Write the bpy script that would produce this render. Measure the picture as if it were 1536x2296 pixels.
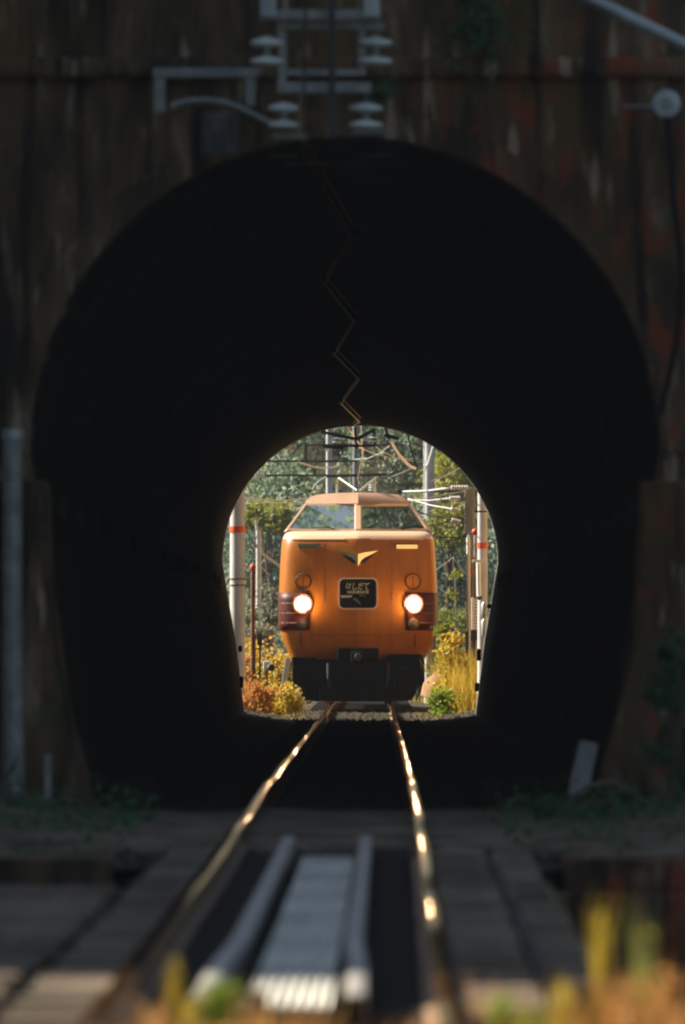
import bpy, math, random
import numpy as np
from mathutils import Vector, Matrix
from mathutils.geometry import tessellate_polygon

random.seed(7)
RNG = np.random.default_rng(7)
for o in list(bpy.data.objects):
    bpy.data.objects.remove(o)
SC = bpy.context.scene
COL = SC.collection
R = math.radians

# ------------------------------------------------------------------ camera
F = 28300.0                      # focal length in photograph pixels
CX, CZ = 0.20, 1.04              # camera stands here at Y = 0
VX, VY = 834.0, 1456.0           # where the tunnel axis vanishes in the photograph
cam_d = bpy.data.cameras.new("camera")
cam = bpy.data.objects.new("camera", cam_d)
COL.objects.link(cam)
cam.location = (CX, 0.0, CZ)
cam.rotation_euler = Vector(((768 - VX) / F, 1.0, (VY - 1148) / F)).to_track_quat('-Z', 'Y').to_euler()
cam_d.sensor_fit = 'HORIZONTAL'
cam_d.sensor_width = 24.0
cam_d.lens = F / 1536 * 24.0
cam_d.clip_start = 1.0
cam_d.clip_end = 3000.0
cam_d.dof.use_dof = True
cam_d.dof.focus_distance = 233.0
cam_d.dof.aperture_fstop = cam_d.lens / 82.0
cam_d.dof.aperture_blades = 9
SC.camera = cam

# ------------------------------------------------------------------ light
SUN_EL, SUN_BEYOND = R(36), R(19)       # sun at the left, 19 degrees beyond square
sv = Vector((-math.cos(SUN_EL) * math.cos(SUN_BEYOND), math.cos(SUN_EL) * math.sin(SUN_BEYOND), math.sin(SUN_EL)))
world = bpy.data.worlds.new("World")
SC.world = world
world.use_nodes = True
wn = world.node_tree
wn.nodes.clear()
sky = wn.nodes.new("ShaderNodeTexSky")
sky.sky_type = 'NISHITA'
sky.sun_disc = False
sky.sun_elevation = SUN_EL
sky.sun_rotation = math.atan2(sv.x, sv.y)
bg = wn.nodes.new("ShaderNodeBackground")
bg.inputs[1].default_value = 0.05
wo = wn.nodes.new("ShaderNodeOutputWorld")
wn.links.new(sky.outputs[0], bg.inputs[0])
wn.links.new(bg.outputs[0], wo.inputs[0])
sun_d = bpy.data.lights.new("sun", 'SUN')
sun_d.energy = 5.0
sun_d.angle = R(0.5)
sun_d.color = (1.0, 0.90, 0.74)
sun = bpy.data.objects.new("sun", sun_d)
COL.objects.link(sun)
sun.location = (-40, 250, 60)
sun.rotation_euler = sv.to_track_quat('Z', 'Y').to_euler()
SC.view_settings.view_transform = 'Standard'
SC.view_settings.look = 'None'
SC.view_settings.exposure = 1.4
SC.view_settings.gamma = 1.0
SC.view_settings.use_curve_mapping = False
SC.render.engine = 'CYCLES'
SC.cycles.use_denoising = True
SC.cycles.max_bounces = 8
SC.cycles.sample_clamp_indirect = 6.0
SC.cycles.pixel_filter_type = 'BLACKMAN_HARRIS'
SC.cycles.filter_width = 2.2

# ------------------------------------------------------------------ helpers
ORIGIN = {}

def P(px, py, Y):
    """a photograph pixel at depth Y as a point of the place"""
    s = F / Y
    return Vector((CX + (px - VX) / s, Y, CZ - (py - VY) / s))

def link(name, me, mats, parent=None, origin=None):
    o = bpy.data.objects.new(name, me)
    COL.objects.link(o)
    for m in (mats if isinstance(mats, (list, tuple)) else [mats]):
        me.materials.append(m)
    if parent is not None:
        o.parent = parent
        ORIGIN[o.name] = ORIGIN[parent.name]
    else:
        o.location = origin if origin is not None else (0, 0, 0)
        ORIGIN[o.name] = Vector(o.location)
    return o

def tag(o, label=None, cat=None, group=None, kind=None):
    if label: o['label'] = label
    if cat: o['category'] = cat
    if group: o['group'] = group
    if kind: o['kind'] = kind
    return o

def thing(name, label, cat, loc, group=None):
    o = bpy.data.objects.new(name, None)
    COL.objects.link(o)
    o.empty_display_size = 0.2
    o.location = loc
    ORIGIN[o.name] = Vector(loc)
    return tag(o, label, cat, group)

class MB:
    """collects verts and faces in place coordinates, builds ONE mesh object"""
    def __init__(s):
        s.v, s.f, s.m, s.cur = [], [], [], 0
    def add(s, vs, fs):
        b = len(s.v)
        s.v += [tuple(v) for v in vs]
        s.f += [tuple(b + i for i in f) for f in fs]
        s.m += [s.cur] * len(fs)
        return s
    def box(s, x0, x1, y0, y1, z0, z1):
        return s.add([(x0, y0, z0), (x1, y0, z0), (x1, y1, z0), (x0, y1, z0), (x0, y0, z1), (x1, y0, z1), (x1, y1, z1), (x0, y1, z1)],
                     [(0, 3, 2, 1), (4, 5, 6, 7), (0, 1, 5, 4), (1, 2, 6, 5), (2, 3, 7, 6), (3, 0, 4, 7)])
    def bar(s, a, b, w, h, up=(0, 0, 1)):
        """a square bar from a to b"""
        a, b = Vector(a), Vector(b)
        d = (b - a).normalized()
        upv = Vector(up)
        if abs(d.dot(upv)) > 0.99: upv = Vector((0, 1, 0))
        r = d.cross(upv).normalized() * (w / 2)
        u = r.normalized().cross(d).normalized() * (h / 2)
        vs = [p + q for p in (a, b) for q in (-r - u, r - u, r + u, -r + u)]
        return s.add(vs, [(0, 1, 2, 3), (7, 6, 5, 4), (0, 4, 5, 1), (1, 5, 6, 2), (2, 6, 7, 3), (3, 7, 4, 0)])
    def tube(s, pts, rad, n=8, cap=True):
        pts = [Vector(p) for p in pts]
        rad = rad if isinstance(rad, (list, tuple)) else [rad] * len(pts)
        vs, fs = [], []
        for i, p in enumerate(pts):
            d = (pts[min(i + 1, len(pts) - 1)] - pts[max(i - 1, 0)]).normalized()
            ref = Vector((0, 0, 1)) if abs(d.z) < 0.9 else Vector((0, 1, 0))
            a = d.cross(ref).normalized()
            b = a.cross(d).normalized()
            for k in range(n):
                t = 2 * math.pi * k / n
                vs.append(p + (a * math.cos(t) + b * math.sin(t)) * rad[i])
        for i in range(len(pts) - 1):
            for k in range(n):
                fs.append((i * n + k, i * n + (k + 1) % n, (i + 1) * n + (k + 1) % n, (i + 1) * n + k))
        if cap:
            fs.append(tuple(range(n - 1, -1, -1)))
            fs.append(tuple((len(pts) - 1) * n + k for k in range(n)))
        return s.add(vs, fs)
    def lathe(s, o, axis, prof, n=16):
        """profile [(distance along axis, radius)]"""
        o, d = Vector(o), Vector(axis).normalized()
        return s._lathe(o, d, prof, n)
    def _lathe(s, o, d, prof, n):
        o, d = Vector(o), Vector(d).normalized()
        ref = Vector((0, 0, 1)) if abs(d.z) < 0.9 else Vector((0, 1, 0))
        a = d.cross(ref).normalized()
        b = a.cross(d).normalized()
        vs, fs = [], []
        for t, r in prof:
            for k in range(n):
                q = 2 * math.pi * k / n
                vs.append(o + d * t + (a * math.cos(q) + b * math.sin(q)) * max(r, 1e-4))
        for i in range(len(prof) - 1):
            for k in range(n):
                fs.append((i * n + k, i * n + (k + 1) % n, (i + 1) * n + (k + 1) % n, (i + 1) * n + k))
        fs.append(tuple(range(n - 1, -1, -1)))
        fs.append(tuple((len(prof) - 1) * n + k for k in range(n)))
        return s.add(vs, fs)
    def prism(s, poly, y0, y1):
        """polygon in X,Z swept along Y"""
        n = len(poly)
        vs = [(x, y0, z) for x, z in poly] + [(x, y1, z) for x, z in poly]
        tris = tessellate_polygon([[Vector((x, z, 0)) for x, z in poly]])
        fs = [tuple(t) for t in tris] + [tuple(n + i for i in reversed(t)) for t in tris]
        fs += [(i, (i + 1) % n, n + (i + 1) % n, n + i) for i in range(n)]
        return s.add(vs, fs)
    def grid(s, rows):
        m = len(rows[0])
        vs = [p for r in rows for p in r]
        fs = [(i * m + j, i * m + j + 1, (i + 1) * m + j + 1, (i + 1) * m + j) for i in range(len(rows) - 1) for j in range(m - 1)]
        return s.add(vs, fs)
    def build(s, name, mats, parent=None, origin=None, smooth=False, fix=True, bevel=0):
        off = ORIGIN[parent.name] if parent is not None else Vector(origin if origin is not None else (0, 0, 0))
        me = bpy.data.meshes.new(name)
        me.from_pydata([tuple(Vector(v) - off) for v in s.v], [], s.f)
        me.polygons.foreach_set("material_index", s.m)
        if smooth:
            me.polygons.foreach_set("use_smooth", [True] * len(s.f))
        me.update()
        if fix:
            import bmesh
            bm = bmesh.new(); bm.from_mesh(me)
            bmesh.ops.recalc_face_normals(bm, faces=bm.faces)
            bm.to_mesh(me); bm.free()
        o = link(name, me, mats, parent, None if parent is not None else off)
        if bevel:
            b = o.modifiers.new("bevel", 'BEVEL'); b.width = bevel; b.segments = 2; b.limit_method = 'ANGLE'
        if smooth:
            try: me.set_sharp_from_angle(angle=R(45))
            except Exception: pass
        return o

def fast_mesh(name, verts, quads):
    me = bpy.data.meshes.new(name)
    n = len(quads); k = quads.shape[1]
    me.vertices.add(len(verts)); me.vertices.foreach_set("co", np.asarray(verts, np.float32).ravel())
    me.loops.add(n * k); me.loops.foreach_set("vertex_index", np.asarray(quads, np.int32).ravel())
    me.polygons.add(n)
    me.polygons.foreach_set("loop_start", np.arange(0, n * k, k, dtype=np.int32))
    me.update(calc_edges=True)
    return me

def unit(n):
    v = RNG.normal(size=(n, 3)); return v / np.linalg.norm(v, axis=1)[:, None]

def leaf_mesh(name, cen, size, aspect=0.55, droop=0.0):
    """one rhombus leaf per centre"""
    n = len(cen)
    a = unit(n); a[:, 2] -= droop; a /= np.linalg.norm(a, axis=1)[:, None]
    b = np.cross(a, unit(n)); b /= np.linalg.norm(b, axis=1)[:, None] + 1e-9
    sz = (size * RNG.uniform(0.6, 1.35, n))[:, None]
    v = np.stack([cen - a * sz, cen + b * sz * aspect, cen + a * sz, cen - b * sz * aspect], 1).reshape(-1, 3)
    q = np.arange(4 * n).reshape(n, 4)
    return fast_mesh(name, v, q)

def blade_mesh(name, base, height, width, lean=0.35):
    """grass blades: two-segment bent strips"""
    n = len(base)
    h = (height * RNG.uniform(0.5, 1.25, n))[:, None]
    ang = RNG.uniform(0, 2 * math.pi, n)
    d = np.stack([np.cos(ang), np.sin(ang), np.zeros(n)], 1) * (RNG.uniform(0.1, 1, n) * lean)[:, None] * h
    ang2 = RNG.uniform(0, 2 * math.pi, n)
    w = np.stack([np.cos(ang2), np.sin(ang2), np.zeros(n)], 1) * width * RNG.uniform(0.6, 1.3, n)[:, None]
    up = np.array([0, 0, 1.0])
    p0, p1, p2 = base, base + d * 0.35 + up * h * 0.6, base + d + up * h
    v = np.stack([p0 - w, p0 + w, p1 + w * 0.7, p1 - w * 0.7, p2 + w * 0.1, p2 - w * 0.1], 1).reshape(-1, 3)
    i = np.arange(n)[:, None] * 6
    q = np.concatenate([i + np.array([[0, 1, 2, 3]]), i + np.array([[3, 2, 4, 5]])], 0)
    return fast_mesh(name, v, q)

# ------------------------------------------------------------------ materials
def mat(name, c1, c2=None, rough=0.7, metal=0.0, scale=3.0, stretch=(1, 1, 1), bump=0.0, bscale=None, spec=0.5, emit=None, es=0.0, coat=0.0, c3=None, lo=0.38, hi=0.62, bdist=0.02):
    m = bpy.data.materials.new(name)
    m.use_nodes = True
    nt = m.node_tree
    b = nt.nodes["Principled BSDF"]
    b.inputs["Base Color"].default_value = (*c1, 1)
    b.inputs["Roughness"].default_value = rough
    b.inputs["Metallic"].default_value = metal
    b.inputs["Specular IOR Level"].default_value = spec
    b.inputs["Coat Weight"].default_value = coat
    if emit:
        b.inputs["Emission Color"].default_value = (*emit, 1)
        b.inputs["Emission Strength"].default_value = es
    if c2 or bump:
        tc = nt.nodes.new("ShaderNodeTexCoord")
        mp = nt.nodes.new("ShaderNodeMapping")
        mp.inputs["Scale"].default_value = stretch
        nt.links.new(tc.outputs["Object"], mp.inputs[0])
        nz = nt.nodes.new("ShaderNodeTexNoise")
        nz.inputs["Scale"].default_value = scale
        nz.inputs["Detail"].default_value = 6
        nz.inputs["Roughness"].default_value = 0.65
        nt.links.new(mp.outputs[0], nz.inputs["Vector"])
        if c2:
            cr = nt.nodes.new("ShaderNodeValToRGB")
            cr.color_ramp.elements[0].position = lo
            cr.color_ramp.elements[0].color = (*c1, 1)
            cr.color_ramp.elements[1].position = hi
            cr.color_ramp.elements[1].color = (*c2, 1)
            if c3:
                e = cr.color_ramp.elements.new((lo + hi) / 2)
                e.color = (*c3, 1)
            nt.links.new(nz.outputs[0], cr.inputs[0])
            nt.links.new(cr.outputs[0], b.inputs["Base Color"])
        if bump:
            bp = nt.nodes.new("ShaderNodeBump")
            bp.inputs["Strength"].default_value = bump
            bp.inputs["Distance"].default_value = bdist
            src = nz
            if bscale:
                src = nt.nodes.new("ShaderNodeTexNoise")
                src.inputs["Scale"].default_value = bscale
                src.inputs["Detail"].default_value = 4
                nt.links.new(mp.outputs[0], src.inputs["Vector"])
            nt.links.new(src.outputs[0], bp.inputs["Height"])
            nt.links.new(bp.outputs[0], b.inputs["Normal"])
    return m

def leaf_mat(name, cols, trans=0.5, nscale=0.6):
    m = bpy.data.materials.new(name)
    m.use_nodes = True
    nt = m.node_tree
    nt.nodes.clear()
    out = nt.nodes.new("ShaderNodeOutputMaterial")
    geo = nt.nodes.new("ShaderNodeNewGeometry")
    tc = nt.nodes.new("ShaderNodeTexCoord")
    nz = nt.nodes.new("ShaderNodeTexNoise"); nz.inputs["Scale"].default_value = nscale
    nt.links.new(tc.outputs["Object"], nz.inputs["Vector"])
    mx = nt.nodes.new("ShaderNodeMath"); mx.operation = 'MULTIPLY_ADD'
    mx.inputs[1].default_value = 0.55
    nt.links.new(geo.outputs["Random Per Island"], mx.inputs[0])
    sb = nt.nodes.new("ShaderNodeMath"); sb.operation = 'MULTIPLY_ADD'
    sb.inputs[1].default_value = 1.5; sb.inputs[2].default_value = -0.52
    nt.links.new(nz.outputs[0], sb.inputs[0])
    nt.links.new(sb.outputs[0], mx.inputs[2])
    cr = nt.nodes.new("ShaderNodeValToRGB")
    n = len(cols)
    cr.color_ramp.elements[0].color = (*cols[0], 1)
    cr.color_ramp.elements[1].color = (*cols[-1], 1)
    for i in range(1, n - 1):
        e = cr.color_ramp.elements.new(i / (n - 1)); e.color = (*cols[i], 1)
    nt.links.new(mx.outputs[0], cr.inputs[0])
    df = nt.nodes.new("ShaderNodeBsdfDiffuse")
    tr = nt.nodes.new("ShaderNodeBsdfTranslucent")
    gl = nt.nodes.new("ShaderNodeBsdfGlossy"); gl.inputs["Roughness"].default_value = 0.6
    gl.inputs[0].default_value = (0.9, 0.9, 0.9, 1)
    ms = nt.nodes.new("ShaderNodeMixShader"); ms.inputs[0].default_value = trans
    m2 = nt.nodes.new("ShaderNodeMixShader"); m2.inputs[0].default_value = 0.03
    nt.links.new(cr.outputs[0], df.inputs[0]); nt.links.new(cr.outputs[0], tr.inputs[0])
    nt.links.new(df.outputs[0], ms.inputs[1]); nt.links.new(tr.outputs[0], ms.inputs[2])
    nt.links.new(ms.outputs[0], m2.inputs[1]); nt.links.new(gl.outputs[0], m2.inputs[2])
    nt.links.new(m2.outputs[0], out.inputs[0])
    return m

def wall_mat():
    """old stained portal wall: soot, grey runs, red lichen on its right side, moss"""
    m = mat("stained_wall", (0.042, 0.029, 0.016), (0.290, 0.207, 0.132), rough=0.95, scale=2.2, stretch=(1.7, 1, 0.45), bump=0.8, bscale=9, c3=(0.112, 0.072, 0.037), bdist=0.04, lo=0.40, hi=0.72, spec=0.15)
    nt = m.node_tree
    b = nt.nodes["Principled BSDF"]
    base = b.inputs["Base Color"].links[0].from_socket
    tc = nt.nodes.new("ShaderNodeTexCoord")
    def noise_mask(scale, stretch, lo, hi):
        mp = nt.nodes.new("ShaderNodeMapping"); mp.inputs["Scale"].default_value = stretch
        mp.inputs["Location"].default_value = (scale, 3.1, 1.7)
        nt.links.new(tc.outputs["Object"], mp.inputs[0])
        nz = nt.nodes.new("ShaderNodeTexNoise"); nz.inputs["Scale"].default_value = scale; nz.inputs["Detail"].default_value = 5
        nt.links.new(mp.outputs[0], nz.inputs["Vector"])
        mr = nt.nodes.new("ShaderNodeMapRange"); mr.inputs[1].default_value = lo; mr.inputs[2].default_value = hi
        nt.links.new(nz.outputs[0], mr.inputs[0])
        return mr.outputs[0]
    def layer(base, mask, col):
        mx = nt.nodes.new("ShaderNodeMix"); mx.data_type = 'RGBA'
        nt.links.new(mask, mx.inputs[0]); nt.links.new(base, mx.inputs[6]); mx.inputs[7].default_value = (*col, 1)
        return mx.outputs[2]
    sx = nt.nodes.new("ShaderNodeSeparateXYZ"); nt.links.new(tc.outputs["Object"], sx.inputs[0])
    side = nt.nodes.new("ShaderNodeMapRange"); side.inputs[1].default_value = 0.2; side.inputs[2].default_value = 1.0
    nt.links.new(sx.outputs[0], side.inputs[0])
    red = noise_mask(2.9, (1.4, 1, 0.8), 0.54, 0.64)
    mm = nt.nodes.new("ShaderNodeMath"); mm.operation = 'MULTIPLY'
    nt.links.new(red, mm.inputs[0]); nt.links.new(side.outputs[0], mm.inputs[1])
    c = layer(base, noise_mask(1.1, (1, 1, 0.5), 0.5, 0.7), (0.112, 0.066, 0.022))
    c = layer(c, mm.outputs[0], (0.198, 0.048, 0.019))
    c = layer(c, noise_mask(3.8, (2.4, 1, 0.35), 0.60, 0.68), (0.290, 0.212, 0.140))
    c = layer(c, noise_mask(2.0, (1, 1, 0.8), 0.64, 0.72), (0.053, 0.106, 0.024))
    c = layer(c, noise_mask(1.7, (2.2, 1, 0.25), 0.52, 0.62), (0.020, 0.014, 0.010))
    nt.links.new(c, b.inputs["Base Color"])
    return m

M = {}
M['wall'] = wall_mat()
M['ring'] = mat("mossy_arch_stone", (0.022, 0.020, 0.012), (0.062, 0.054, 0.030), rough=0.95, scale=2.5, bump=0.6, bscale=10, spec=.1, bdist=.03)
M['patch'] = mat("grey_mortar", (0.06, 0.058, 0.055), (0.17, 0.165, 0.155), rough=0.95, scale=5, stretch=(2, 1, .5), spec=.1)
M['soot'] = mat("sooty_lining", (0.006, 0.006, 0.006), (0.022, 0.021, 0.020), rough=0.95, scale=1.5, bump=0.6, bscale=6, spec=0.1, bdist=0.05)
M['concrete'] = mat("concrete", (0.20, 0.20, 0.19), (0.34, 0.33, 0.31), rough=0.9, scale=4, stretch=(1, 1, 0.4), bump=0.3, bscale=40, spec=0.2)
M['pole'] = mat("pole_concrete", (0.42, 0.41, 0.41), (0.58, 0.57, 0.55), rough=0.85, scale=5, stretch=(1, 1, 0.3), bump=0.2, bscale=40, spec=0.3)
M['pole_dark'] = mat("weathered_pole", (0.16, 0.17, 0.17), (0.28, 0.29, 0.28), rough=0.85, scale=5, stretch=(1, 1, 0.3))
M['white'] = mat("white_paint", (0.74, 0.74, 0.72), (0.82, 0.82, 0.80), rough=0.5, scale=3)
M['orange_band'] = mat("orange_band", (0.75, 0.10, 0.02), (0.62, 0.08, 0.02), rough=0.5, scale=8)
M['red_paint'] = mat("red_paint", (0.62, 0.06, 0.04), (0.5, 0.05, 0.03), rough=0.5, scale=8)
M['rust'] = mat("rusty_steel", (0.10, 0.045, 0.022), (0.22, 0.10, 0.05), rough=0.8, scale=8, bump=0.3, bscale=30)
M['dark_steel'] = mat("dark_steel", (0.012, 0.012, 0.015), (0.028, 0.028, 0.032), rough=0.55, scale=6)
M['galv'] = mat("galvanised_steel", (0.26, 0.30, 0.30), (0.42, 0.46, 0.46), rough=0.5, metal=0.35, scale=5)
M['galv_dull'] = mat("dull_galvanised_steel", (0.16, 0.175, 0.155), (0.29, 0.30, 0.265), rough=0.6, metal=0.2, scale=6)
M['porcelain'] = mat("porcelain", (0.55, 0.60, 0.56), (0.72, 0.75, 0.70), rough=0.18, scale=5, coat=0.5)
M['corrug'] = mat("corrugated_metal", (0.52, 0.51, 0.45), (0.72, 0.69, 0.60), rough=0.5, metal=0.25, scale=3, stretch=(4, 0.5, 1))
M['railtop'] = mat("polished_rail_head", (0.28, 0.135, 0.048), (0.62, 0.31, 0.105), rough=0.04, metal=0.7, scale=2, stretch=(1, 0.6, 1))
M['railside'] = mat("rail_side", (0.15, 0.085, 0.045), (0.30, 0.18, 0.09), rough=0.7, scale=6, bump=0.2)
M['guard'] = mat("guard_rail_steel", (0.28, 0.26, 0.235), (0.44, 0.41, 0.36), rough=0.5, metal=0.3, scale=4, stretch=(1, 0.4, 1))
M['plank'] = mat("weathered_plank", (0.075, 0.058, 0.043), (0.25, 0.195, 0.14), rough=0.9, scale=3, stretch=(0.8, 14, 3), bump=0.4, spec=0.15)
_nt = M['plank'].node_tree
_oi = _nt.nodes.new("ShaderNodeObjectInfo"); _mr = _nt.nodes.new("ShaderNodeMapRange"); _mr.inputs[3].default_value = 0.45; _mr.inputs[4].default_value = 1.45
_nt.links.new(_oi.outputs["Random"], _mr.inputs[0])
_hs = _nt.nodes.new("ShaderNodeHueSaturation"); _pb = _nt.nodes["Principled BSDF"]
_src = _pb.inputs["Base Color"].links[0].from_socket
_nt.links.new(_src, _hs.inputs["Color"]); _nt.links.new(_mr.outputs[0], _hs.inputs["Value"]); _nt.links.new(_hs.outputs[0], _pb.inputs["Base Color"])
M['sleeper'] = mat("sleeper_timber", (0.025, 0.022, 0.020), (0.06, 0.052, 0.045), rough=0.9, scale=4, stretch=(0.6, 8, 4), bump=0.4, spec=0.1)
M['ballast'] = mat("ballast", (0.030, 0.026, 0.018), (0.095, 0.082, 0.058), rough=0.95, scale=14, bump=1.0, bscale=18, bdist=0.05, spec=0.1)
M['ground'] = mat("earth_and_grass", (0.020, 0.020, 0.009), (0.055, 0.044, 0.02), rough=0.95, scale=0.8, c3=(0.024, 0.028, 0.011), bump=1.0, bscale=5, bdist=0.08, spec=0.1)
M['water'] = mat("stream_water", (0.010, 0.014, 0.013), rough=0.12, bump=0.3, scale=2)
M['wire'] = mat("copper_wire", (0.92, 0.60, 0.27), (0.80, 0.55, 0.28), rough=0.33, metal=1.0, scale=4)
M['wire_pale'] = mat("aluminium_wire", (0.55, 0.56, 0.55), (0.68, 0.68, 0.66), rough=0.4, metal=0.4, scale=4)
M['wire_dark'] = mat("black_cable", (0.012, 0.012, 0.013), rough=0.9, spec=0.05)
M['paint'] = mat("cream_orange_paint", (0.44, 0.140, 0.010), (0.37, 0.112, 0.008), rough=0.40, scale=3.5, stretch=(1.6, 1, 0.25), bump=0.05, bscale=2.2, coat=0.08, spec=0.3)
M['roofpaint'] = mat("roof_paint", (0.40, 0.235, 0.14), (0.34, 0.20, 0.12), rough=0.5, scale=3)
M['roofgrey'] = mat("grey_carriage_roof", (0.13, 0.125, 0.12), (0.20, 0.19, 0.18), rough=0.8, scale=3)
M['pillar'] = mat("sunlit_cream_paint", (0.76, 0.52, 0.34), rough=0.35, coat=0.3)  # body cream made paler, overexposed sunlight put into the colour
M['whisker'] = mat("dark_red_paint", (0.085, 0.014, 0.008), (0.07, 0.012, 0.007), rough=0.5, scale=3, spec=0.25)
M['strip'] = mat("dull_gold_trim", (0.17, 0.07, 0.025), rough=0.6)
M['glass'] = mat("cab_glass", (0.030, 0.060, 0.060), (0.075, 0.115, 0.105), scale=5, rough=0.03, spec=1.0, coat=1.0)
M['glass'].node_tree.nodes["Principled BSDF"].inputs["IOR"].default_value = 2.6
M['glass'].node_tree.nodes["Principled BSDF"].inputs["Coat IOR"].default_value = 2.3
M['blackglass'] = mat("sign_glass", (0.004, 0.004, 0.005), rough=0.25, spec=0.3)
M['under'] = mat("underframe", (0.006, 0.006, 0.007), (0.013, 0.012, 0.012), rough=0.8, scale=5, spec=0.1)
M['chrome'] = mat("chrome", (0.78, 0.77, 0.70), rough=0.16, metal=1.0)
M['rubber'] = mat("black_rubber", (0.012, 0.010, 0.008), rough=0.6)
M['print'] = mat("cream_print", (0.55, 0.50, 0.30), rough=0.5)
M['print_dim'] = mat("dim_print", (0.13, 0.13, 0.09), rough=0.5)
M['headlamp'] = mat("headlamp_glow", (1, 1, 1), emit=(1.0, 0.66, 0.36), es=52.0)
M['lamphalo'] = mat("lamp_halo_glow", (1, .6, .6), emit=(1.0, 0.42, 0.55), es=0.9)  # soft pink edge of the glare put in as a weak glow
M['dish'] = mat("amber_glow_dish", (0.085, 0.022, 0.006), rough=0.45)  # amber stands in for the orange glow around the lamps
M['taillens'] = mat("tail_lamp_lens", (0.10, 0.075, 0.05), rough=0.15, coat=0.6)
M['bark'] = mat("bark", (0.07, 0.055, 0.04), (0.14, 0.11, 0.085), rough=0.95, scale=6, stretch=(1, 1, 0.3), bump=0.5)
M['clay'] = mat("sandy_soil", (0.20, 0.105, 0.04), (0.34, 0.19, 0.08), rough=0.95, scale=3, bump=0.6, bscale=9)
M['bank'] = mat("golden_bounce_bank", (0.32, 0.17, 0.045), (0.44, 0.26, 0.09), rough=0.95, scale=1.2, bump=1.0, bscale=6, bdist=.1)
M['soil'] = mat("trodden_soil", (0.045, 0.036, 0.022), (0.16, 0.125, 0.085), rough=0.95, scale=1.6, bump=0.8, bscale=14, bdist=.04, spec=.1)
L = {}
L['dark'] = leaf_mat("hazy_dark_foliage", [(0.040, 0.070, 0.052), (0.135, 0.200, 0.145), (0.42, 0.50, 0.36)], 0.45)  # bluish paleness of the haze put into the leaf colour
L['mid'] = leaf_mat("green_foliage", [(0.055, 0.100, 0.055), (0.180, 0.265, 0.140), (0.50, 0.56, 0.32)], 0.5)
L['lime'] = leaf_mat("yellow_green_foliage", [(0.10, 0.13, 0.02), (0.25, 0.27, 0.035), (0.42, 0.36, 0.05)], 0.5)
L['gold'] = leaf_mat("golden_foliage", [(0.24, 0.19, 0.02), (0.50, 0.36, 0.035), (0.64, 0.45, 0.07)], 0.5)
L['rusty'] = leaf_mat("rust_foliage", [(0.30, 0.12, 0.03), (0.52, 0.23, 0.05), (0.62, 0.36, 0.09)], 0.45)
L['pale'] = leaf_mat("lit_pale_foliage", [(0.08, 0.10, 0.06), (0.20, 0.22, 0.14), (0.42, 0.42, 0.30)], 0.4)  # white light on the leaves put into their colour
L['fresh'] = leaf_mat("fresh_green_foliage", [(0.12, 0.17, 0.01), (0.22, 0.30, 0.02), (0.34, 0.40, 0.04)], 0.5)
L['dry'] = leaf_mat("dry_grass", [(0.34, 0.14, 0.03), (0.52, 0.25, 0.06), (0.62, 0.40, 0.14)], 0.4, 2.0)
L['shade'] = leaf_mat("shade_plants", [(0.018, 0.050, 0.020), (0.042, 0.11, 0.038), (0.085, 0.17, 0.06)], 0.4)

# ------------------------------------------------------------------ track line
_Y = np.arange(-30.0, 420.0, 0.5)
_xc = np.interp(_Y, [-30, 30, 39.5, 78, 117, 211, 290], [-0.20, -0.145, -0.124, -0.064, -0.04, -0.009, 0.0])
_zr = np.interp(_Y, [-30, 39.5, 60, 78, 92, 300], [-0.15, -0.13, -0.10, -0.065, -0.02, 0.0])
_k = np.ones(25) / 25
_xc[12:-12] = np.convolve(_xc, _k, 'valid'); _zr[12:-12] = np.convolve(_zr, _k, 'valid')
_xc = _xc - np.where(_Y > 290, (_Y - 290) ** 2 / 500.0, 0)
def xc(y): return float(np.interp(y, _Y, _xc))
def zr(y): return float(np.interp(y, _Y, _zr))

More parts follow.
